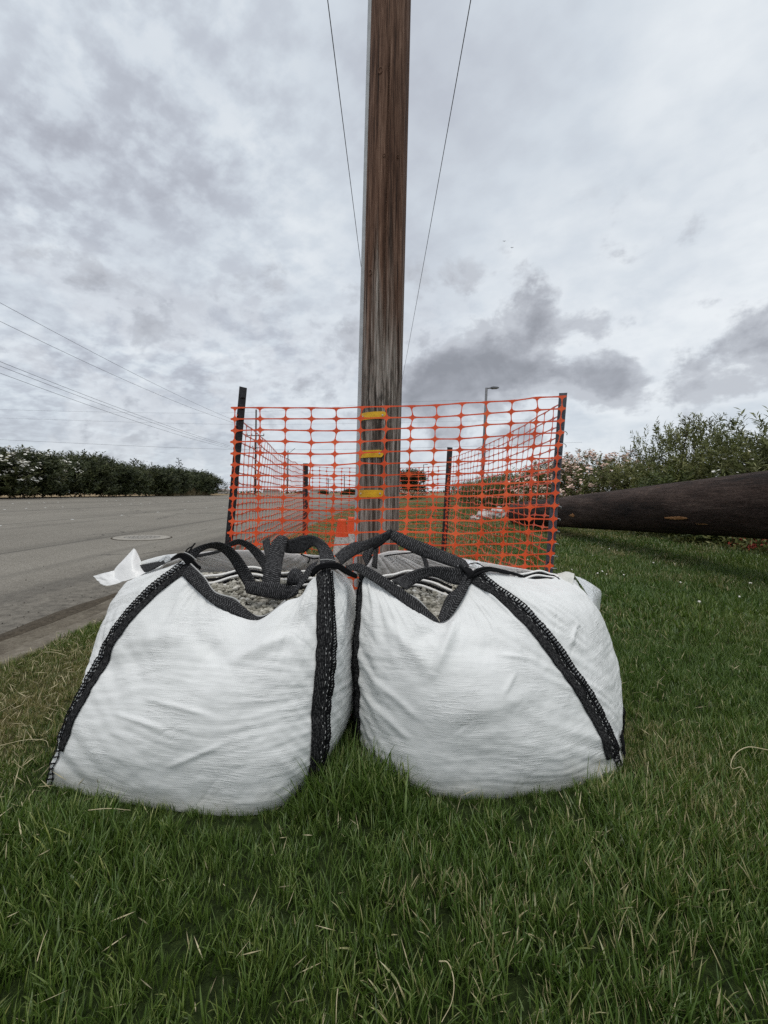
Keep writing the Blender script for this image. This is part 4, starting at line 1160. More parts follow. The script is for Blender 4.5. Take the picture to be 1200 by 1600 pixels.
ribbon(LB, [P(410, 846, 1.80), P(412, 858, 1.76), P(415, 872, 1.70)], [P(421, 839, 1.80), P(423, 855, 1.76), P(425, 872, 1.70)], W_, 'handle_loop', 20, 5, .003)
ribbon(LB, [P(449, 897, 1.50), P(458, 889, 1.51), P(468, 890, 1.50), P(475, 898, 1.48), P(476, 908, 1.47)],
       [P(446, 915, 1.50), P(455, 914, 1.50), P(464, 915, 1.49), P(470, 917, 1.48), P(474, 918, 1.46)], W_, 'handle_loop', 24, 6, .004, .012)
# ties at the corners
for k in range(5):
    e = k * 3.0
    cord(LB, [P(268 + e * .5, 874 - e * .4, 1.53), P(280 + e * .4, 866 + e * .5, 1.485), P(292, 868 + e, 1.478), P(303 - e * .2, 878 + e * .6, 1.485), P(313, 889 - e * .3, 1.50)], .0042)
cord(LB, [P(293, 866, 1.49), P(298, 858, 1.49), P(303, 851, 1.50), P(305, 849, 1.50)], .0026)
cord(LB, [P(288, 866, 1.49), P(293, 858, 1.50), P(300, 854, 1.51)], .0022)
cord(LB, [P(288, 863, 1.492), P(297, 867, 1.48), P(307, 875, 1.485)], .0018, 'thread', 'pale_thread')
for k in range(3):
    e = k * 4.0
    cord(LB, [P(488, 893 + e * .8, 1.42), P(499, 884 + e * .6, 1.392), P(514, 881 + e * .5, 1.378), P(528, 882 + e * .6, 1.385), P(541, 890 + e * .6, 1.42), P(556, 899 + e * .3, 1.47)], .0058)
cord(LB, [P(500, 875, 1.408), P(512, 874, 1.40), P(524, 876, 1.41)], .0013, 'thread', 'pale_thread')
# left side: turned-over hem, black inside, and the film sticking out
ribbon(LB, [P(213, 884, 1.76), P(235, 880, 1.71), P(258, 875, 1.62), P(279, 868, 1.54)], [P(213, 892, 1.75), P(232, 893, 1.70), P(258, 880, 1.61), P(279, 872, 1.53)], W_, 'hem', 24, 5, .004)
ribbon(LB, [P(216, 880, 1.80), P(240, 872, 1.76), P(262, 867, 1.69), P(276, 868, 1.60)], [P(214, 885, 1.765), P(236, 881, 1.715), P(258, 876, 1.625), P(279, 869, 1.55)], 'woven_white_cloth', 'turned_hem', 24, 6, .003, .008)
cord(LB, [P(250, 876, 1.60), P(262, 869, 1.59), P(268, 872, 1.57), P(258, 877, 1.58)], .005, 'film_twist', 'clear_film')
def film(parent, grid, m_, name, nu=14, nv=14, crk=.003, seed=0):
    g = np.array(grid, float)
    rows = [catmull(r_, nu) for r_ in g]; cols_ = [catmull([r_[i] for r_ in rows], nv) for i in range(nu)]
    V = np.array(cols_)
    U_, Q_ = np.meshgrid(np.linspace(0, 1, nu), np.linspace(0, 1, nv), indexing='ij')
    V[..., 1] += crk * fbm(U_ * 4, Q_ * 4, 2, seed); V[..., 2] += crk * .5 * pn(U_ * 5, Q_ * 5, seed + 4)
    F = [(i * nv + j, (i + 1) * nv + j, (i + 1) * nv + j + 1, i * nv + j + 1) for i in range(nu - 1) for j in range(nv - 1)]
    return mesh(name, V.reshape(-1, 3), F, M[m_], parent, smooth=True)
film(LB, [[P(146, 900, 1.74), P(160, 896, 1.73), P(180, 891, 1.74)], [P(152, 907, 1.72), P(168, 905, 1.71), P(186, 902, 1.72)], [P(161, 915, 1.70), P(175, 914, 1.69), P(200, 906, 1.69)]], 'milky_film', 'film_flap', seed=1)
film(LB, [[P(209, 857, 1.78), P(211, 858, 1.78), P(213, 861, 1.78)], [P(193, 874, 1.76), P(206, 872, 1.74), P(219, 874, 1.77)], [P(178, 892, 1.74), P(203, 888, 1.71), P(224, 882, 1.76)], [P(180, 910, 1.70), P(205, 905, 1.69), P(232, 893, 1.72)]], 'milky_film', 'film_flap', seed=2)
# folded liner behind the gravel
striped_hem(LB, [P(312, 902, 1.70), P(340, 899, 1.76), P(372, 891, 1.79), P(400, 887, 1.80), P(440, 896, 1.78), P(492, 892, 1.72)], (0, -.013, -.0105), 6)
cord(LB, [P(470, 866, 1.89), P(480, 870, 1.88), P(490, 873, 1.87), P(498, 872, 1.86)], .003); cord(LB, [P(484, 871, 1.87), P(483, 876, 1.86), P(481, 880, 1.86)], .003)
ribbon(LB, [P(300, 868, 1.87), P(330, 862, 1.90), P(345, 858, 1.91)], [P(300, 873, 1.87), P(330, 867, 1.90), P(345, 863, 1.91)], W_, 'hem', 16, 4, .003)

# ---------------- right bag
RB = tag(empty('bulk_bag', (.4, 1.7, 0)), 'white woven gravel bag nearer the log, a black strap slanting across its front corner', 'bulk bag', 'white bulk bags of gravel in front of the pole')
cR = [
    [P(563, 1195, 1.42), P(558, 1100, 1.40), P(557, 1000, 1.41), P(560, 930, 1.45), P(566, 891, 1.50)],
    [P(974, 1207, 1.37), P(937, 1122, 1.375), P(886, 1040, 1.38), P(826, 960, 1.42), P(738, 890, 1.52)],
    [(.80, 1.97, 0), (.86, 1.95, .2), (.85, 1.92, .36), (.82, 1.88, .46), P(893, 899, 1.85)],
    [(-.02, 1.96, 0), (-.02, 1.97, .2), (-.02, 1.94, .4), (-.03, 1.90, .52), P(583, 868, 1.88)],
]
rR = [
    [P(590, 906, 1.475), P(620, 926, 1.45), P(650, 950, 1.43), P(672, 966, 1.42), P(688, 971, 1.42), P(703, 962, 1.43), P(717, 940, 1.45), P(727, 918, 1.48)],
    [P(765, 893, 1.58), P(805, 901, 1.66), P(850, 906, 1.74), P(872, 902, 1.80)],
    [P(840, 893, 1.93), P(760, 880, 1.95), P(680, 866, 1.95), P(620, 861, 1.95)],
    [P(576, 880, 1.75), P(570, 888, 1.62)],
]
bRm = [[G(600, 1222), G(690, 1247), G(780, 1249), G(880, 1236)], [(.80, 1.48, 0), (.855, 1.65, 0)], [(.4, 2.0, 0)], [(-.06, 1.7, 0)]]
bagR = Bag(cR, rR, bRm, [((-.05, -1, .1), .062, .68), ((1, -.2, .1), .078, 1.25), ((0, 1, 0), .05, .7), ((-1, 0, 0), .03, .7)], 5,
           [(678, 1052, 722, 945, .016, 9), (600, 960, 672, 1050, .012, 12), (640, 1000, 690, 985, -.012, 12), (580, 940, 590, 1090, .007, 9), (720, 1010, 800, 1020, -.008, 16),
            (636, 1000, 606, 960, -.008, 8), (572, 1050, 650, 1120, .006, 6), (570, 1090, 640, 1160, .006, 6), (780, 1022, 828, 1030, .005, 4), (785, 1085, 805, 1050, .005, 4),
            (805, 910, 868, 968, .008, 5), (812, 912, 872, 975, -.006, 5), (860, 930, 912, 935, .008, 6), (890, 1010, 900, 975, .006, 3), (800, 930, 930, 960, .010, 20), (700, 1120, 860, 1080, .006, 16)])
bagR.cloth('cloth', RB); bagR.liner(RB)
gravel(bagR, RB, .435, .485, 1.43, 1.78, 2600, .0075, .0135, 12)
cs = surf_strap(bagR, RB, 1, -.046, -.006, .075, 1.0, 'ribbed_webbing')
stitching(bagR, cs, 1, -.008, .005, .04, .98, .0080, rung=.0020, rail=.0018, off=.0055)
stitching(bagR, cs, 1, -.012, .020, .0, .10, .0170, rung=.0021, rail=.0014, off=.0035, slant=.010)
stitching(bagR, cs, 1, .003, .020, .09, .98, .0100, rung=.0030, rail=.0018, off=.0055)
pale_stitches(bagR, cs, 1, -.017, .06, .97); pale_stitches(bagR, cs, 1, -.013, .06, .97)
cs = surf_strap(bagR, RB, 0, -.030, .012, .0, 1.0, 'ribbed_webbing'); stitching(bagR, cs, 0, -.028, -.012, .0, .96, .0105)
surf_strap(bagR, RB, 2, -.03, .03, .0, 1.0, 'ribbed_webbing'); surf_strap(bagR, RB, 3, -.03, .03, .02, 1.0, 'ribbed_webbing')
stitching(bagR, RB, 1, .060, .092, .0, .13, .0085, off=.006, rails=False, rung=.0024)
# bottom seam cord at the right corner
stitching(bagR, RB, 2, -.42, -.38, .0, .14, .009, off=.006, rails=False)
# hem of the front opening
ribbon(RB, [P(540, 884, 1.46), P(556, 880, 1.47), P(570, 883, 1.48), P(594, 897, 1.462), P(617, 912, 1.445), P(640, 928, 1.428), P(665, 949, 1.412), P(682, 965, 1.405)],
       [P(541, 892, 1.45), P(555, 892, 1.455), P(568, 900, 1.46), P(594, 916, 1.445), P(624, 938, 1.425), P(648, 956, 1.408), P(671, 968, 1.402), P(688, 974, 1.40)], W_, 'hem', 50, 6, .004)
ribbon(RB, [P(684, 966, 1.41), P(692, 945, 1.45), P(700, 930, 1.47), P(714, 918, 1.485), P(727, 897, 1.50)],
       [P(688, 973, 1.405), P(702, 966, 1.415), P(720, 941, 1.435), P(730, 923, 1.46), P(739, 900, 1.49)], W_, 'hem', 40, 7, .003, .005)
cord(RB, [P(640, 929, 1.432), P(652, 936, 1.425), P(664, 948, 1.417), P(672, 960, 1.412)], .0026, 'hem_edge', 'pale_thread')
# loops
ribbon(RB, [P(523, 868, 1.44), P(535, 857, 1.49), P(551, 848, 1.54), P(568, 845, 1.58), P(586, 838, 1.63), P(600, 832, 1.66), P(612, 826, 1.68)],
       [P(533, 884, 1.42), P(543, 876, 1.47), P(555, 868, 1.52), P(568, 861, 1.57), P(580, 856, 1.62), P(594, 850, 1.65), P(608, 843, 1.67)], W_, 'handle_loop', 50, 6, .004, .004)
ribbon(RB, [P(606, 829, 1.675), P(616, 829, 1.68), P(630, 835, 1.68), P(655, 845, 1.66), P(690, 859, 1.62), P(724, 874, 1.56), P(733, 885, 1.52)],
       [P(604, 838, 1.66), P(613, 845, 1.66), P(628, 855, 1.655), P(655, 868, 1.64), P(683, 878, 1.60), P(713, 888, 1.54), P(722, 894, 1.51)], W_, 'handle_loop', 60, 7, .004, .007)
cord(RB, [P(584, 857, 1.62), P(598, 848, 1.63), P(606, 839, 1.655), P(612, 830, 1.675)], .006)
cord(RB, [P(580, 850, 1.63), P(597, 838, 1.655), P(608, 829, 1.68)], .005)
ribbon(RB, [P(733, 890, 1.51), P(725, 890, 1.52), P(701, 886, 1.53), P(677, 885, 1.545), P(651, 889.5, 1.55), P(627, 900, 1.53), P(612, 907, 1.49)],
       [P(733, 908, 1.50), P(717, 914, 1.51), P(702, 911, 1.525), P(683, 903, 1.545), P(668, 902, 1.55), P(646, 914, 1.535), P(636, 922, 1.49)], W_, 'handle_loop', 60, 7, .003)
ribbon(RB, [P(655, 866, 1.88), P(660, 874, 1.87), P(664, 888, 1.85)], [P(663, 866, 1.87), P(668, 876, 1.86), P(671, 888, 1.84)], W_, 'handle_loop', 16, 4, .003)
ribbon(RB, [P(566, 868, 1.84), P(573, 855, 1.85), P(580, 852, 1.86), P(584, 860, 1.84), P(580, 884, 1.80)], [P(574, 886, 1.80), P(580, 870, 1.82), P(586, 855, 1.85), P(590, 862, 1.82), P(589, 889, 1.78)], W_, 'handle_loop', 30, 5, .003, .01)
for k in range(5):
    e = k * 3.2
    cord(RB, [P(718 + e, 884 + e * .3, 1.53), P(728 + e * .6, 893, 1.497), P(733 + e * .4, 901 - e * .3, 1.487), P(735 - e * .3, 910 - e * .5, 1.485), P(728 - e * .3, 917, 1.48)], .0048)
cord(RB, [P(736, 897, 1.49), P(748, 890, 1.51), P(765, 888, 1.56), P(790, 893, 1.63), P(815, 900, 1.68)], .006)
cord(RB, [P(736, 901, 1.485), P(752, 894, 1.51), P(770, 891, 1.565), P(795, 896, 1.635)], .0055)
film(RB, [[P(714, 884, 1.54), P(730, 876, 1.57), P(748, 878, 1.60)], [P(722, 890, 1.53), P(738, 884, 1.55), P(760, 886, 1.60)], [P(728, 897, 1.51), P(745, 892, 1.54), P(768, 890, 1.59)]], 'clear_film', 'film_flap', crk=.015, seed=3)
cord(RB, [P(722, 890, 1.52), P(732, 882, 1.53), P(745, 880, 1.55), P(757, 886, 1.57)], .0018); cord(RB, [P(725, 896, 1.50), P(733, 888, 1.51), P(741, 894, 1.51)], .0016)
# film at the far right corner
film(RB, [[P(898, 900, 1.84), P(905, 902, 1.85), P(912, 905, 1.86)], [P(912, 920, 1.82), P(922, 916, 1.84), P(932, 917, 1.87)], [P(924, 940, 1.79), P(932, 932, 1.83), P(940, 926, 1.87)], [P(931, 961, 1.77), P(936, 955, 1.81), P(938, 948, 1.86)]], 'clear_film', 'film_flap', seed=4)
film(RB, [[P(866, 908, 1.80), P(880, 912, 1.78), P(895, 912, 1.79)], [P(868, 900, 1.83), P(883, 898, 1.82), P(897, 901, 1.82)], [P(872, 896, 1.86), P(886, 893, 1.87), P(898, 897, 1.86)]], 'woven_white_cloth', 'turned_hem', seed=5)
striped_hem(RB, [P(592, 903, 1.74), P(612, 898, 1.78), P(640, 893, 1.80), P(672, 900, 1.78), P(705, 912, 1.72)], (0, -.013, -.0105), 7)
striped_hem(RB, [P(806, 902, 1.74), P(822, 896, 1.80), P(843, 893, 1.83), P(862, 897, 1.83), P(872, 902, 1.80)], (0, -.012, -.006), 5, r=.005)
cord(RB, [P(590, 871, 1.90), P(612, 867, 1.92), P(640, 864, 1.93), P(655, 862, 1.93)], .003, 'hem_edge')

# ================================================================ GRASS
def tuft_meshes():
    V = []; F = []; sh = []; var = []
    rng = np.random.default_rng(21)
    # kinds 0-7 near, long; 8-11 short dry-type; 12-15 coarse for the distance
    for kind in range(16):
        nb = 16 if kind < 8 else (16 if kind < 12 else 22)
        rad = .028 if kind < 8 else (.025 if kind < 12 else .10)
        for b_ in range(nb):
            h = rng.uniform(.035, .085) if kind < 8 else (rng.uniform(.018, .045) if kind < 12 else rng.uniform(.04, .085))
            if kind < 8 and rng.random() < .13: h *= 1.45
            wd = rng.uniform(.0010, .0021) if kind < 8 else (rng.uniform(.0012, .0022) if kind < 12 else rng.uniform(.004, .007))
            an = rng.uniform(0, 6.28); ln = abs(rng.normal(.35, .28)) if kind < 8 else abs(rng.normal(.6, .35))
            crv = rng.uniform(.1, 1.1)
            ro = rad * math.sqrt(rng.random()); ra = rng.uniform(0, 6.28)
            base = np.array([ro * math.cos(ra), ro * math.sin(ra), -.004])
            dirh = np.array([math.cos(an), math.sin(an), 0]); tw = an + math.pi / 2 + rng.normal(0, .5)
            side = np.array([math.cos(tw), math.sin(tw), 0])
            s_ = np.clip(rng.beta(2.2, 2.6) , 0, 1); 
            if rng.random() < .05: s_ = .97
            n = 4; pts = []; ang = ln * .5; p_ = base.copy()
            off = len(V)
            for i in range(n + 1):
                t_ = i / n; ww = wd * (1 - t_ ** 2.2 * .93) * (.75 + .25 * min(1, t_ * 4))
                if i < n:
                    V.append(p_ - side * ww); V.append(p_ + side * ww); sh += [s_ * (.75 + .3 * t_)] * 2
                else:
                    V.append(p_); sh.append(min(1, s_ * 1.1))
                ang_i = ang + crv * t_
                p_ = p_ + (dirh * math.sin(ang_i) + np.array([0, 0, math.cos(ang_i)])) * h / n
            for i in range(n - 1): F.append((off + 2 * i, off + 2 * i + 1, off + 2 * i + 3, off + 2 * i + 2))
            F.append((off + 2 * n - 2, off + 2 * n - 1, off + 2 * n))
            var += [kind] * (len(V) - off)
    return V, F, sh, var
tv, tf, tsh, tvar = tuft_meshes()
def inside_poly(q, poly):
    inside = np.zeros(len(q), bool); j = len(poly) - 1
    for i in range(len(poly)):
        xi, yi = poly[i]; xj, yj = poly[j]
        inside ^= ((yi > q[:, 1]) != (yj > q[:, 1])) & (q[:, 0] < (xj - xi) * (q[:, 1] - yi) / (yj - yi + 1e-12) + xi)
        j = i
    return inside
def shrink(poly, k):
    c_ = poly.mean(0); return c_ + (poly - c_) * k
foot = [shrink(b_.g[2, ::5, :2], .975) for b_ in (bagL, bagR)]
pts = []; rng = np.random.default_rng(5)
def zone(n, x0, x1, y0, y1, test, kinds, s0, s1):
    q = np.stack([rng.uniform(x0, x1, n), rng.uniform(y0, y1, n)], -1)
    q = q[(q[:, 0] > KX - .02) & (np.abs(q[:, 0]) < q[:, 1] * 1.05 + 1.2)]
    for f_ in foot: q = q[~inside_poly(q, f_)]
    if test is not None: q = q[test(q)]
    r_ = rng.random(len(q))
    # dry patches
    x, y = q[:, 0], q[:, 1]
    dn = .5 * fbm(x * .9, y * .9, 3, 41)
    left = np.clip((-.75 - x) / .6, 0, 1)
    dry = .23 + .46 * dn + .15 * left * np.clip(1.5 - np.abs(y - 1.75), 0, 1) + .05 * left
    dry += .30 * np.clip((y - 3.6) / 5, 0, 1) + .16 * np.clip((y - 3.2) / 2, 0, 1) * np.clip((2.4 - x) / 1.2, 0, 1) + .10 * np.exp(-((x - .05) / .12) ** 2 - ((y - .95) / .12) ** 2)
    dry += rng.normal(0, .06, len(q))
    hue = np.clip(.35 + .45 * pn(x * .7, y * .7, 44) + rng.normal(0, .15, len(q)) + .5 * left, 0, 1)
    sc_ = rng.uniform(s0, s1, len(q)) * (1 + .22 * pn(x * 1.6, y * 1.6, 45)) * (1 - .38 * left) * (1 - .25 * np.clip((dry - .4) * 3, 0, 1))
    dr = .05 * 0
    nb_ = np.zeros(len(q), bool)
    for b_ in (bagL, bagR): nb_ |= inside_poly(q, shrink(b_.g[2, ::5, :2], 1.17))
    sc_ = np.where(nb_ & ((x < -.27) | (x > .14)), np.minimum(sc_, rng.uniform(.26, .52, len(q))), sc_)
    kk = rng.choice(kinds, len(q)).astype(float)
    sw = (left > .35) & (rng.random(len(q)) < .65) & (y < 5)
    kk[sw] = rng.choice([8, 9, 10, 11], sw.sum())
    for i in range(len(q)):
        pts.append((x[i], y[i], sc_[i], kk[i], dry[i], hue[i], rng.uniform(0, 6.28), rng.normal(0, .16), rng.normal(0, .16)))
zone(15500, -2.4, 2.4, .45, 2.9, None, [0, 1, 2, 3, 4, 5, 6, 7], .52, .86)
zone(9000, -2.2, 3.4, .45, 3.4, None, [8, 9, 10, 11], .8, 1.5)
zone(4500, -1.9, -.55, 1.0, 4.2, None, [8, 9, 10, 11, 0, 1], .9, 1.3)
zone(1500, .55, 1.75, .9, 1.6, None, [0, 1, 2, 3], .8, 1.1)
# longer tufts in the lee of the bags, where the mower does not reach
zone(260, -.24, .05, 1.16, 1.52, None, [0, 1, 2, 3, 4, 5, 6, 7], 1.2, 1.6)
ring = []
def by_bag(q):
    out = np.zeros(len(q), bool)
    for b_ in (bagL, bagR):
        o1 = inside_poly(q, shrink(b_.g[2, ::5, :2], 1.05)); out |= o1
    return out
zone(9000, -1.3, 1.1, 1.0, 2.2, by_bag, [0, 1, 2, 3, 4, 5, 6, 7], .35, .62)
zone(19000, -1.9, 5.5, 2.6, 6.5, None, [0, 1, 2, 3, 4, 5, 6, 7, 12, 13], .8, 1.15)
zone(15000, -1.9, 9.0, 5.5, 13, None, [12, 13, 14, 15], .8, 1.2)
zone(12000, -1.9, 16.0, 13, 34, None, [12, 13, 14, 15], 1.0, 1.5)
Pp = np.array(pts, dtype=np.float32)
pz = lawn_z(Pp[:, 0], Pp[:, 1]) * np.clip((Pp[:, 0] - KX) / .3, 0, 1)
npnt = len(Pp); nt_ = len(tv)
allv = np.vstack([np.stack([Pp[:, 0], Pp[:, 1], pz], -1), np.array(tv)])
tf2 = [tuple(i + npnt for i in f_) for f_ in tf]
me = bpy.data.meshes.new('grass')
me.from_pydata(allv.astype(np.float32), [], tf2)
def attr(nm, a, typ='FLOAT'):
    at_ = me.attributes.new(nm, typ, 'POINT'); at_.data.foreach_set('value', np.asarray(a, dtype=np.float32 if typ == 'FLOAT' else np.int32))
z0 = np.zeros
attr('variant', np.concatenate([Pp[:, 3], np.array(tvar)]), 'INT')
attr('is_tuft', np.concatenate([z0(npnt), np.ones(nt_)]))
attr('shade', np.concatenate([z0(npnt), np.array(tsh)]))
attr('size', np.concatenate([Pp[:, 2], np.ones(nt_)]))
attr('dry', np.concatenate([Pp[:, 4], z0(nt_)])); attr('hue', np.concatenate([Pp[:, 5], z0(nt_)]))
rv = me.attributes.new('turn', 'FLOAT_VECTOR', 'POINT')
rv.data.foreach_set('vector', np.vstack([np.stack([Pp[:, 7], Pp[:, 8], Pp[:, 6]], -1), z0((nt_, 3))]).astype(np.float32).ravel())
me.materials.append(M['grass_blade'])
grass = link_mesh('grass', me)
tag(grass, 'dark green unmown grass with dry straw-coloured patches', 'grass', kind='stuff')
ng = bpy.data.node_groups.new('grass_scatter', 'GeometryNodeTree')
ng.interface.new_socket('Geometry', in_out='INPUT', socket_type='NodeSocketGeometry')
ng.interface.new_socket('Geometry', in_out='OUTPUT', socket_type='NodeSocketGeometry')
N_ = ng.nodes; Lk = ng.links
gi = N_.new('NodeGroupInput'); go = N_.new('NodeGroupOutput')
def named(nm, typ):
    n = N_.new('GeometryNodeInputNamedAttribute'); n.data_type = typ; n.inputs[0].default_value = nm; return n.outputs[0]
sepg = N_.new('GeometryNodeSeparateGeometry'); sepg.domain = 'POINT'
cmpn = N_.new('FunctionNodeCompare'); cmpn.data_type = 'FLOAT'; cmpn.operation = 'GREATER_THAN'
Lk.new(named('is_tuft', 'FLOAT'), cmpn.inputs[0]); cmpn.inputs[1].default_value = .5
Lk.new(gi.outputs[0], sepg.inputs[0]); Lk.new(cmpn.outputs[0], sepg.inputs[1])
spl = N_.new('GeometryNodeSplitToInstances'); spl.domain = 'POINT'
Lk.new(sepg.outputs[0], spl.inputs['Geometry']); Lk.new(named('variant', 'INT'), spl.inputs['Group ID'])
sti = N_.new('GeometryNodeSortElements'); sti.domain = 'INSTANCE'
Lk.new(spl.outputs[0], sti.inputs['Geometry']); Lk.new(spl.outputs['Group ID'], sti.inputs['Sort Weight'])
m2p = N_.new('GeometryNodeMeshToPoints'); Lk.new(sepg.outputs[1], m2p.inputs[0])
iop = N_.new('GeometryNodeInstanceOnPoints'); iop.inputs['Pick Instance'].default_value = True
Lk.new(m2p.outputs[0], iop.inputs['Points']); Lk.new(sti.outputs[0], iop.inputs['Instance'])
Lk.new(named('variant', 'INT'), iop.inputs['Instance Index'])
e2r = N_.new('FunctionNodeEulerToRotation'); Lk.new(named('turn', 'FLOAT_VECTOR'), e2r.inputs[0]); Lk.new(e2r.outputs[0], iop.inputs['Rotation'])
Lk.new(named('size', 'FLOAT'), iop.inputs['Scale'])
Lk.new(iop.outputs[0], go.inputs[0])
gm = grass.modifiers.new('scatter', 'NODES'); gm.node_group = ng

# ---- litter in the lawn
def straw(pix, wd, label, z=.055, cat='dry stem'):
    a = [G(px_, py_, z) + np.array([0, 0, .006 * math.sin(i * 1.7)]) for i, (px_, py_) in enumerate(pix)]
    c_ = catmull(a, 22); ob = MB()
    ob.tube(c_, [wd * .5 * (1 - .55 * i / 21) for i in range(22)], 5)
    o = ob.build('dry_stem', M['straw'], smooth=True); tag(o, label, cat, 'dry stems lying on the grass'); return o
straw([(58, 1502), (66, 1478), (74, 1452)], .0020, 'straight dry stem lying near the bottom left of the lawn')
straw([(0, 1165), (40, 1159), (70, 1156), (76, 1164)], .0024, 'long bent dry stem beside the lower left corner of the kerb-side bag')
straw([(0, 1112), (22, 1102), (31, 1088)], .0018, 'kinked dry stem at the left edge below the kerb')
straw([(70, 1019), (85, 1021), (105, 1024)], .0042, 'short pale dry stem on the grass edge by the kerb')
straw([(138, 1266), (170, 1267), (204, 1265)], .0026, 'pale dry stem lying along the base of the kerb-side bag')
straw([(1200, 1172), (1170, 1170), (1150, 1176), (1142, 1190), (1145, 1203), (1158, 1201), (1166, 1207), (1170, 1218)], .0030, 'curling pale dry stem forked near the right edge of the lawn')
straw([(686, 1502), (700, 1510), (709, 1530), (706, 1560), (690, 1600)], .0024, 'curved broad dry stem near the bottom centre of the lawn')
straw([(528, 1545), (526, 1570), (525, 1598)], .0020, 'upright straight dry stem at the bottom edge left of centre')
straw([(1013, 1190), (1011, 1220), (1010, 1250)], .0020, 'short upright dry stem right of the hedge-side bag')

# ================================================================ SHRUBS, HEDGES
def shrub_mesh(kind, seed, rx, ry, h, ntw, leaf, lw, perTw, sprig=.22):
    rng = np.random.default_rng(seed)
    V = []; F = []; sh = []
    # a few lobes make the outline uneven
    lobes = [(rng.uniform(-.55, .55) * rx, rng.uniform(-.5, .5) * ry, rng.uniform(.35, .72) * h, rng.uniform(.45, .75)) for _ in range(7)]
    lobes.append((0, 0, .5 * h, .85))
    LV = []; allv = []; allf = []
    th = rng.integers(0, len(lobes), ntw)
    lob = np.array(lobes)[th]
    d_ = rng.normal(size=(ntw, 3)); d_ /= np.linalg.norm(d_, axis=1)[:, None]
    d_[:, 2] = np.abs(d_[:, 2]) * .9 - .35 * (rng.random(ntw) < .45)
    skirt = rng.random(ntw) < .38
    rad = (.66 + .34 * rng.random(ntw) ** .5)
    c_ = np.stack([lob[:, 0] + d_[:, 0] * rx * lob[:, 3] * rad, lob[:, 1] + d_[:, 1] * ry * lob[:, 3] * rad, lob[:, 2] + d_[:, 2] * h * .45 * lob[:, 3] * rad], -1)
    c_[skirt, 2] *= rng.uniform(.05, .7, skirt.sum())
    c_[:, 2] = np.clip(c_[:, 2], .08, None)
    up = d_ * np.array([.8, .8, .5]) + np.array([0, 0, .75]) + rng.normal(0, .25, (ntw, 3)); up /= np.linalg.norm(up, axis=1)[:, None]
    tone = np.clip(.40 + .20 * rng.normal(size=ntw) + .25 * pn(c_[:, 0] * 2.2 / rx, c_[:, 2] * 4.4 / h + c_[:, 1], seed), .02, 1)
    ln = sprig * rng.uniform(.6, 1.5, ntw)
    n = ntw * perTw
    ti = np.repeat(np.arange(ntw), perTw); fr = np.tile(np.linspace(.05, 1, perTw), ntw)
    base = c_[ti] + up[ti] * (ln[ti] * fr)[:, None]
    out = rng.normal(size=(n, 3)); out -= up[ti] * (out * up[ti]).sum(1)[:, None]; out /= np.linalg.norm(out, axis=1)[:, None]
    ld = out * rng.uniform(.55, 1.0, n)[:, None] + up[ti] * rng.uniform(.35, .9, n)[:, None]; ld /= np.linalg.norm(ld, axis=1)[:, None]
    sd_ = np.cross(ld, up[ti] + rng.normal(0, .2, (n, 3))); sd_ /= np.linalg.norm(sd_, axis=1)[:, None] + 1e-9
    L = leaf * rng.uniform(.6, 1.25, n)[:, None]; Wd = lw * rng.uniform(.7, 1.3, n)[:, None]
    p0 = base; p1 = base + ld * L * .5 + sd_ * Wd; p2 = base + ld * L - np.array([0, 0, .12]) * L; p3 = base + ld * L * .5 - sd_ * Wd
    V = np.stack([p0, p1, p2, p3], 1).reshape(-1, 3)
    F = (np.arange(n)[:, None] * 4 + np.array([0, 1, 2, 3])).tolist()
    s_ = np.clip(tone[ti] + rng.normal(0, .12, n), 0, 1)
    me = bpy.data.meshes.new(kind + '_foliage'); me.from_pydata(V.astype(np.float32), [], F)
    a = me.attributes.new('shade', 'FLOAT', 'POINT'); a.data.foreach_set('value', np.repeat(s_, 4).astype(np.float32))
    tips = c_ + up * ln[:, None]
    # stems
    ob = MB()
    for i in range(9):
        q = tips[rng.integers(ntw)]; r0 = np.array([rng.uniform(-.2, .2) * rx, rng.uniform(-.2, .2) * ry, -.05])
        ob.tube(catmull([r0, lerp(r0, q, .5) + rng.normal(0, .08, 3), q], 7), np.linspace(.03, .008, 7), 5)
    ms = bpy.data.meshes.new(kind + '_stem'); ms.from_pydata(ob.v, [], ob.f); ms.materials.append(M['twig'])
    return me, ms, tips, up
def flower_mesh(tips, up, n, size, m_, seed, zmin=-1.0, hemi=True, side=None):
    rng = np.random.default_rng(seed); ok = np.where(tips[:, 2] > zmin)[0]
    q_ = (tips - tips.mean(0)) / tips.std(0); rd = np.linalg.norm(q_, axis=1); ok = ok[rd[ok] > np.quantile(rd, .45)]
    if side is not None: ok = ok[tips[ok] @ np.array(side) > 0]
    pick = rng.choice(ok, n)
    V = []; F = []
    for i in pick:
        for k in range(rng.integers(2, 5)):
            c_ = tips[i] + rng.normal(0, size * .8, 3) + up[i] * size * .5; r_ = size * rng.uniform(.55, 1.0)
            nrm = up[i] + np.array([0, 0, .9]) + rng.normal(0, .4, 3); nrm /= np.linalg.norm(nrm)
            a = np.cross(nrm, (0.3, .5, .8)); a /= np.linalg.norm(a); b_ = np.cross(nrm, a); o_ = len(V)
            V.append(c_)
            for q in range(5):
                an = 2 * math.pi * q / 5; V.append(c_ + (a * math.cos(an) + b_ * math.sin(an)) * r_ + nrm * r_ * .3)
            F += [(o_, o_ + 1 + q, o_ + 1 + (q + 1) % 5) for q in range(5)]
    me = bpy.data.meshes.new('flowers'); me.from_pydata(V, [], F); me.materials.append(M[m_]); return me
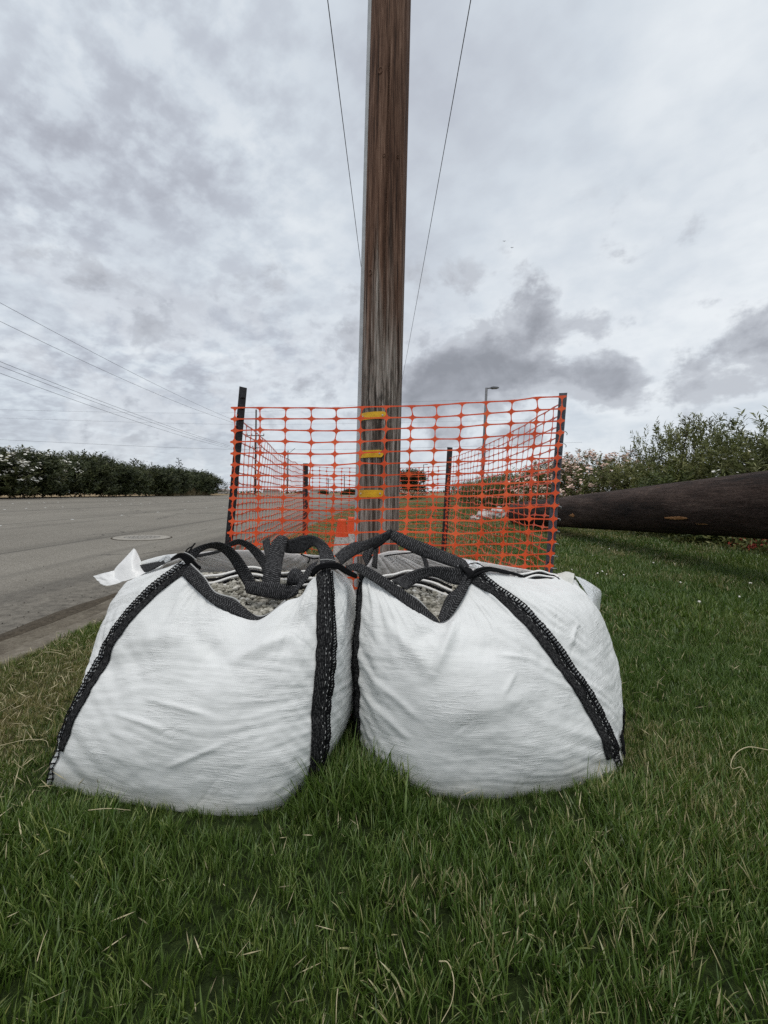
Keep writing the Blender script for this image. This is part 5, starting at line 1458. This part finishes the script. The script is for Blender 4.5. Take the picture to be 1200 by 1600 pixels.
def shrub(name, parts, loc, rz, sc_, label, group, cat='shrub'):
    o = tag(empty(name, loc), label, cat, group); o.rotation_euler = (0, 0, rz); o.scale = sc_
    for nm, me_, lab in parts:
        c_ = bpy.data.objects.new(nm, me_); COL.objects.link(c_); c_.parent = o
        if lab: c_['label'] = lab
    return o
# right-hand oleander hedge
OL = []
for sdd in (51, 52, 53):
    f_, s_, tp, up = shrub_mesh('oleander', sdd, 1.35, 1.15, 2.0, 1300, .115, .012, 12, .19)
    f_.materials.append(M['oleander_leaf']); OL.append((f_, s_, tp, up))
LL = shrub_mesh('shrub', 54, .55, .5, .9, 420, .08, .014, 10); LL[0].materials.append(M['light_leaf'])
WF = [flower_mesh(o_[2], o_[3], 110, .030, 'white_petal', 60 + i, .2) for i, o_ in enumerate(OL)]
PF = [flower_mesh(o_[2], o_[3], 900, .050, 'pink_petal', 70 + i, .55) for i, o_ in enumerate(OL)]
GR = 'flowering oleander bushes behind the log'
def hb(x, y, v, h, fl, label, rz=0.0, sx=1.0):
    f_, s_, tp, up = OL[v]
    pr = [('crown', f_, None), ('stems', s_, None)]
    if 'w' in fl: pr.append(('blossoms', WF[v], 'scattered white blossoms'))
    if 'p' in fl: pr.append(('blossoms', PF[v], 'dense pale pink blossoms'))
    return shrub('oleander_bush', pr, (x, y, 0), rz, (sx, sx, h / 2.0), label, GR, 'bush')
hb(6.6, 5.6, 0, 1.95, '', 'green bush at the right edge behind the near end of the log', .3)
hb(6.8, 7.3, 1, 2.22, 'w', 'leafy green bush with a few white flowers, tallest at the right edge', 1.2)
hb(6.3, 8.2, 2, 1.85, 'w', 'green bush sprinkled with white flowers above the thickest visible part of the log', 2.2, .9)
hb(6.5, 9.4, 0, 2.42, '', 'tall loose green bush with spiky top above the middle of the log', 3.0, .85)
hb(6.2, 11.0, 1, 1.72, 'w', 'lower green bush between the tall spiky bush and the pink one', 4.0, .95)
hb(6.1, 13.0, 2, 2.15, 'wp', 'rounded bush thick with pale pink blossom right of the fence post', 5.1)
hb(5.9, 15.4, 0, 1.95, 'wp', 'pinkish flowering bush seen through the right side of the orange mesh', .8)
hb(5.9, 18.0, 1, 1.9, 'w', 'green bush with white specks behind the mesh and the street lamp', 1.7)
hb(5.9, 21.0, 2, 1.9, 'w', 'green bush left of the street lamp behind the mesh', 2.6)
hb(5.9, 24.5, 0, 1.8, 'w', 'smaller looking bush further along the hedge behind the mesh', 3.3)
hb(6.0, 28.5, 1, 1.7, '', 'dull green bush near the far end of the right hedge', 4.4)
hb(6.2, 33.5, 2, 1.7, '', 'last low bush of the right hedge towards the horizon', 5.6)
hb(6.4, 4.0, 1, 1.9, '', 'green bush nearest the camera at the right edge', 5.6)
shrub('bright_shrub', [('crown', LL[0], None), ('stems', LL[1], None)], (5.35, 8.3, .55), .5, (1, 1, .8), 'yellow-green leafy shrub peeping over the middle of the log', 'low shrubs by the log')
shrub('bright_shrub', [('crown', LL[0], None), ('stems', LL[1], None)], (5.3, 7.2, 0), 1.5, (.8, .7, .42), 'low yellow-green shrub seen under the log', 'low shrubs by the log')
# ground cover in the gap beneath the log
def scatter_leaves(name, n, box_, leaf, lw, m_, label, seed, hfun=None):
    rng = np.random.default_rng(seed)
    p0 = np.stack([rng.uniform(box_[0], box_[1], n), rng.uniform(box_[2], box_[3], n), rng.random(n) ** 1.5 * box_[4]], -1)
    ld = rng.normal(size=(n, 3)); ld[:, 2] = np.abs(ld[:, 2]) + .2; ld /= np.linalg.norm(ld, axis=1)[:, None]
    sd_ = np.cross(ld, rng.normal(size=(n, 3))); sd_ /= np.linalg.norm(sd_, axis=1)[:, None]
    L = leaf * rng.uniform(.6, 1.4, n)[:, None]; Wd = lw * rng.uniform(.7, 1.3, n)[:, None]
    V = np.stack([p0, p0 + ld * L * .5 + sd_ * Wd, p0 + ld * L, p0 + ld * L * .5 - sd_ * Wd], 1).reshape(-1, 3)
    F = (np.arange(n)[:, None] * 4 + np.array([0, 1, 2, 3])).tolist()
    return tag(mesh(name, V, F, M[m_], attrs={'shade': np.repeat(np.clip(rng.normal(.45, .22, n), 0, 1), 4)}), label, 'ground cover', kind='stuff')
gc = scatter_leaves('ground_cover', 16000, (4.85, 6.8, 4.0, 15, .32), .07, .016, 'oleander_leaf', 'low leafy ground cover under the hedge behind the log', 81)
o = scatter_leaves('red_plant', 260, (5.05, 5.5, 6.15, 6.55, .3), .05, .012, 'red_leaf', 'small red-leaved plant under the log', 82); del o['kind']; o['category'] = 'plant'
tag(o, 'small red-leaved plant in the gap under the log', 'plant')
scatter_leaves('thatch', 5000, (KX + .05, 2.4, .6, 4.5, .042), .042, .0011, 'straw', 'dead straw-coloured clippings lying in the lawn', 83)
scatter_leaves('thatch', 1200, (KX + .02, -.8, 1.0, 3.2, .030), .05, .0013, 'straw', 'dry clippings on the thin grass beside the kerb', 84)
rng = np.random.default_rng(85); pc_ = np.stack([rng.uniform(.9, 3.6, 34), rng.uniform(2.3, 6.6, 34), rng.uniform(.05, .075, 34)], -1)
tag(stones('clover_heads', pc_, rng.uniform(.006, .012, 34), M['white_petal'], rng=rng), 'small white clover heads dotted through the grass before the log', kind='stuff')
# whitish rocks at the foot of the hedge
for (px_, py_, rx_, lab) in ((757, 812, .42, 'whitish boulder seen through the mesh beside the log, the left one of two'), (779, 810, .52, 'larger whitish boulder seen through the mesh where the log ends'), (742, 813, .22, 'small whitish rock left of the two pale boulders behind the mesh')):
    d0 = CAMH * FPX / (py_ - HZ); c_ = ((px_ - 600) / FPX * d0, d0, 0)
    rr_ = 1 + .28 * fbm(ICO3[:, 0] * 2.1 + px_, ICO3[:, 1] * 2.1 + ICO3[:, 2] * 1.7, 3, 7)
    v = ICO3 * rr_[:, None] * np.array([rx_ * .62, rx_ * .6, rx_ * .5]) + np.array(c_) + np.array([0, 0, rx_ * .22])
    tag(mesh('boulder', v, ICO3F, M['pale_rock']), lab, 'boulder', 'pale boulders by the hedge')

# left-hand dark hedge across the road
DH = []
for sdd in (91, 92, 93):
    f_, s_, tp, up = shrub_mesh('hedge', sdd, 3.0, 2.0, 3.4, 1900, .30, .045, 9, .5)
    f_.materials.append(M['dark_leaf']); DH.append((f_, s_, tp, up))
DW = flower_mesh(DH[2][2], DH[2][3], 360, .12, 'white_petal', 95, 1.2)
DW2 = flower_mesh(DH[1][2], DH[1][3], 60, .10, 'white_petal', 96, 1.2)
DW3 = flower_mesh(DH[0][2], DH[0][3], 70, .12, 'white_petal', 97, 1.2)
GL = 'dark hedge bushes across the road'
labs = ['dark bush white with flowers, cut by the left edge, across the road', 'second dark bush across the road, its white flowers thinning to the right', 'broad dark bush third from the left in the hedge across the road',
        'dark bush fourth from the left in the hedge across the road', 'dark bush with drooping grey twigs in the left half of the hedge across the road', 'dark bush in the middle of the hedge across the road with bare twigs on top',
        'dark bush just right of the middle of the hedge across the road', 'dark bush with spindly shoots rising from its top', 'dark bush behind the dry reeds across the road', 'dark bush beside the last one of the hedge across the road', 'rounded dark bush that ends the hedge across the road']
ly = [27.5, 30.5, 33.5, 36.8, 40.2, 43.8, 47.6, 51.2, 54.6, 57.8, 60.6]
hh = [2.85, 3.1, 3.0, 3.35, 2.9, 3.1, 2.75, 3.1, 2.8, 3.05, 2.75]
for i, (y_, h_, lb) in enumerate(zip(ly, hh, labs)):
    v = (i + 2) % 3
    pr = [('crown', DH[v][0], None), ('stems', DH[v][1], None)]
    if i in (0, 1): pr.append(('blossoms', DW if i == 0 else DW3, 'many white blossoms'))
    if i == 2: pr.append(('blossoms', DW2, 'a few white blossoms'))
    shrub('hedge_bush', pr, (-25.4 + .3 * math.sin(i * 2.1), y_, road_z(-26) - .05), i * 1.3 * 0 + (math.pi if i % 2 else 0), (1, 1.05, h_ / 3.4), lb, GL, 'bush')
    if i == 0:
        shrub('hedge_bush', [('crown', DH[2][0], None), ('stems', DH[2][1], None), ('blossoms', DW2, None)], (-26, 24.6, road_z(-26) - .05), .2, (1, 1, 1.06), 'dark bush of the far hedge left of the white-flowered one', GL, 'bush')
# bare shoots above the hedge
for k, (px_, py0, py1) in enumerate(((213, 738, 716), (206, 738, 718), (277, 740, 715), (285, 742, 722), (270, 742, 727))):
    d0 = 26.2 * FPX / (600 - px_); ob = MB()
    b_ = P(px_, py0 + 12, d0); t_ = P(px_ + random.uniform(-2, 3), py1, d0)
    ob.tube(catmull([b_, lerp(b_, t_, .5) + np.array([.12, 0, 0]), t_], 8), np.linspace(.05, .018, 8), 5)
    for q in range(10):
        f_ = .25 + .075 * q; c_ = lerp(b_, t_, f_); s_ = (-1) ** q
        ob.tube([c_, c_ + np.array([s_ * random.uniform(.15, .42), 0, random.uniform(.1, .3)])], [.03, .05], 4)
    tag(ob.build('bare_shoot', M['dark_leaf']), ['ragged shoot above the hedge, right one of the left pair', 'ragged shoot above the hedge, left one of the left pair', 'tallest bare shoot of the three above the hedge', 'bare shoot right of the tallest one above the hedge', 'shortest bare shoot of the three above the hedge'][k], 'shoot', 'bare shoots above the dark hedge')
# dry reeds at the foot of the hedge
rng = np.random.default_rng(99); n = 1500
y_ = rng.uniform(47, 60, n); x_ = rng.uniform(-24.4, -23.4, n); h_ = rng.uniform(.5, 1.15, n) * (1 - ((y_ - 53.5) / 6.6) ** 2 * .6)
b_ = np.stack([x_, y_, np.full(n, road_z(-24))], -1); tp = b_ + np.stack([rng.normal(0, .15, n), rng.normal(0, .2, n), h_], -1)
wv = np.array([0.045, 0.03, 0])
V = np.stack([b_ - wv, b_ + wv, tp], 1).reshape(-1, 3)
tag(mesh('dry_reeds', V, (np.arange(n)[:, None] * 3 + np.array([0, 1, 2])).tolist(), M['reed_leaf'], attrs={'shade': np.repeat(rng.random(n), 3)}), 'dry pale reeds along the foot of the dark hedge', 'reeds', kind='stuff')

# ================================================================ DISTANCE
# round dark tree right of the pole
tr = tag(empty('round_tree', (4.2, 74, 0)), 'dark round-crowned tree in the distance just right of the timber pole', 'tree')
f_, s_, tp, up = shrub_mesh('tree', 101, 2.3, 2.3, 4.4, 1500, .34, .06, 8, .5); f_.materials.append(M['dark_leaf'])
c_ = bpy.data.objects.new('crown', f_); COL.objects.link(c_); c_.parent = tr; c_.location = (0, 0, .3)
ob = MB(); ob.tube([(0, 0, -.1), (.05, 0, 1.2), (.1, 0, 2.6)], [.22, .17, .1], 8); c_ = ob.build('trunk', M['twig']); c_.parent = tr
shrub('oleander_bush', [('crown', OL[2][0], None), ('stems', OL[2][1], None), ('blossoms', WF[2], None), ('blossoms', PF[2], None)], (3.6, 56, 0), .4, (1.3, 1.3, .6), 'small pale-flowered bush far off below the round tree', GR, 'bush')
# street lamps
def lamp(base, h, arm, r, label):
    o = tag(empty('street_lamp', base), label, 'street lamp', 'grey street lamps along the hedge')
    b_ = np.array(base, float); lean = np.array([.045, 0, 0]) if h > 8.5 else np.zeros(3)
    t_ = b_ + np.array([0, 0, h]) + lean * h
    ob = MB(); ob.tube([b_, lerp(b_, t_, .5), t_], [r, r * .85, r * .7], 10); ob.build('mast', M['lamp_metal'], o, smooth=True)
    ob = MB(); ob.tube([t_ + (0, 0, -.05), t_ + (arm * .4, 0, .0)], r * .35, 8); ob.build('arm', M['lamp_metal'], o, smooth=True)
    ob = MB(); v = []
    for x_, w_, z0_, z1_ in ((.34, .10, -.05, .05), (.5, .17, -.08, .07), (.85, .17, -.06, .05), (1.0, .08, -.02, .03)):
        for s1, zz_ in ((-1, z0_), (1, z0_), (1, z1_), (-1, z1_)): v.append(t_ + np.array([x_ * arm, s1 * w_, zz_]))
    f = [(4 * i + k, 4 * i + (k + 1) % 4, 4 * i + 4 + (k + 1) % 4, 4 * i + 4 + k) for i in range(3) for k in range(4)] + [(0, 1, 2, 3), (15, 14, 13, 12)]
    ob.add(v, f); ob.build('lamp_head', M['lamp_metal'], o)
d0 = 34.0
lamp(((755.0 - 600) / FPX * d0 - .15, d0, -.02), CAMH + (HZ - 606) / FPX * d0 + .02, .95, .13, 'grey street lamp with short arm rising behind the right part of the orange mesh')
lamp(((662.0 - 600) / FPX * 118, 118, 0), 8.4, 1.2, .16, 'distant street lamp right of the timber pole, mostly hidden by the mesh')
# power poles and wires across the road
p1 = (-21.5, 74, .4)
far_pole('utility_pole', p1, CAMH + (HZ - 640) / FPX * 74 - .4, .17, .012, ((CAMH + (HZ - 681) / FPX * 74 - .4, 2.9), (CAMH + (HZ - 700) / FPX * 74 - .4, 2.1)), 'slim distant power pole with two crossarms behind the left fence post')
far_pole('utility_pole', (-26.2, 120, .3), CAMH + (HZ - 704) / FPX * 120 - .3, .19, .02, (), 'distant power pole with a slanting brace, between the left posts of the fence', brace=True)
far_pole('utility_pole', (-29.0, 230, 0), CAMH + (HZ - 747) / FPX * 230, .26, .01, ((7.0, 2.4),), 'tiny power pole on the horizon left of the timber pole')
far_pole('utility_pole', (-20.6, 230, 0), CAMH + (HZ - 741) / FPX * 230, .26, .01, ((8.6, 2.4),), 'tiny power pole nearest the timber pole on the horizon')
GW = 'power wires along the far side of the road'
X0 = -23.0
def roadwire(y0, y1, xe, dz_, label, s_=.35):
    d0_ = -X0 * FPX / 600; za = CAMH + (HZ - y0) / FPX * d0_
    pe = P(xe, y1, -X0 * FPX / (600 - xe)); pa = np.array([X0, d0_, za])
    back = pa + (pa - pe) * .9; back[2] = za + (za - pe[2]) * .5 + dz_
    pts_ = np.vstack([sag(back, pa, .2, 10), sag(pa, pe, s_, 30)[1:], sag(pe, (p1[0], 74, pe[2] - .02), .02, 6)[1:]])
    wire('power_wire', pts_, .011, label, GW)
roadwire(473, 655, 362, 0, 'topmost of the power wires descending from the left edge')
roadwire(502, 652, 340, 0, 'second power wire from the top descending from the left edge')
roadwire(565, 700, 372, 0, 'upper one of the three close power wires on the left')
roadwire(572, 702, 372, 0, 'middle one of the three close power wires on the left')
roadwire(583, 700, 356, 0, 'lowest one of the three close power wires on the left')
GX = 'thin wires crossing the sky low over the road'
def crosswire(y0, ya, yb, d0_, label, r_=.010):
    a = P(-150, y0 - 6, d0_); m_ = P(360, ya, d0_ * 1.1); e = P(640, yb, d0_ * 1.15)
    wire('cross_wire', catmull([a, P(0, y0, d0_), m_, e, e + np.array([30, 5, 1.5])], 50), r_, label, GX)
crosswire(640, 645, 628, 70, 'highest thin wire crossing low over the road at left')
crosswire(653, 663, 660, 70, 'middle thin wire crossing low over the road at left')
crosswire(687, 702, 700, 62, 'lowest thin wire crossing just above the dark hedge', .014)
# far buildings and trees on the horizon
for i, (px_, wd, h_, d0_, lab) in enumerate(((350, 7, 2.2, 320, 'small pale far building at the end of the dark hedge'), (424, 10, 2.0, 300, 'small pale far building on the horizon through the mesh'), (498, 12, 2.4, 330, 'long low far building on the horizon left of the timber pole'))):
    x0_ = (px_ - 600) / FPX * d0_
    o = tag(empty('far_building', (x0_, d0_, 0)), lab, 'building', 'low buildings on the horizon')
    ob = MB(); ob.box((x0_, d0_, h_ / 2 + .2), wd, 6, h_); ob.build('wall', M['far_wall'], o)
    ob = MB(); hw_ = wd / 2 + .4
    ob.add([(x0_ - hw_, d0_ - 3.4, h_ + .2), (x0_ + hw_, d0_ - 3.4, h_ + .2), (x0_ + hw_, d0_ + 3.4, h_ + .2), (x0_ - hw_, d0_ + 3.4, h_ + .2), (x0_ - hw_ + 1, d0_, h_ + 1.4), (x0_ + hw_ - 1, d0_, h_ + 1.4)],
           [(0, 1, 5, 4), (2, 3, 4, 5), (1, 2, 5), (3, 0, 4), (3, 2, 1, 0)]); ob.build('roof', M['far_roof'], o)
for i, (px_, d0_, s_, lab) in enumerate(((548, 200, 1.1, 'dark low tree on the horizon touching the left side of the timber pole'), (505, 240, 1.0, 'dark low tree on the horizon left of the timber pole'), (537, 210, .8, 'second dark low tree from the timber pole on the horizon'), (470, 250, .8, 'small dark tree on the horizon near the back left fence post'))):
    shrub('far_tree', [('crown', DH[i % 3][0], None), ('trunk', DH[i % 3][1], None)], ((px_ - 600) / FPX * d0_, d0_, -.3), i, (s_, s_, s_ * .75), lab, 'dark trees on the horizon', 'tree')
# horizon woods, far right and far left, one mass each
rng = np.random.default_rng(120)
n = 5000; ang = rng.uniform(-.9, .9, n); dd_ = rng.uniform(700, 820, n)
x_ = np.sin(ang) * dd_; y_ = np.cos(ang) * dd_; hz_ = (2.2 + 2.2 * np.abs(fbm(ang * 20, ang * 0, 3, 55))) * rng.random(n) ** .6
V = []
c_ = np.stack([x_, y_, hz_], -1); r_ = rng.uniform(1.2, 3.0, n)
dirs = rng.normal(size=(n, 3, 3)); dirs /= np.linalg.norm(dirs, axis=2)[..., None]
V = (c_[:, None, :] + dirs * r_[:, None, None]).reshape(-1, 3)
tag(mesh('far_woods', V, (np.arange(n)[:, None] * 3 + np.array([0, 1, 2])).tolist(), M['dark_leaf'], attrs={'shade': np.repeat(rng.random(n), 3)}), 'low dark band of trees on the horizon', 'woods', kind='stuff')
# two birds
for px_, py_, lab in ((788, 377, 'tiny bird high in the sky, the upper left one of two'), (800, 387, 'tiny bird high in the sky, the lower right one of two')):
    c_ = P(px_, py_, 60); o = tag(empty('bird', c_), lab, 'bird', 'birds in the sky')
    ob = MB(); ob.tube([c_ + (-.02, -.10, 0), c_ + (0, -.04, .0), c_ + (0, .05, 0), c_ + (.01, .14, 0)], [.01, .035, .03, .012], 6); ob.build('body', M['bird_dark'], o)
    for s_ in (-1, 1):
        ob = MB(); ob.add([c_ + (0, -.05, .01), c_ + (s_ * .12, -.06, .05), c_ + (s_ * .26, .0, .02), c_ + (s_ * .12, .04, .05), c_ + (0, .05, .01)], [(0, 1, 3, 4), (1, 2, 3)]); ob.build('wing', M['bird_dark'], o)
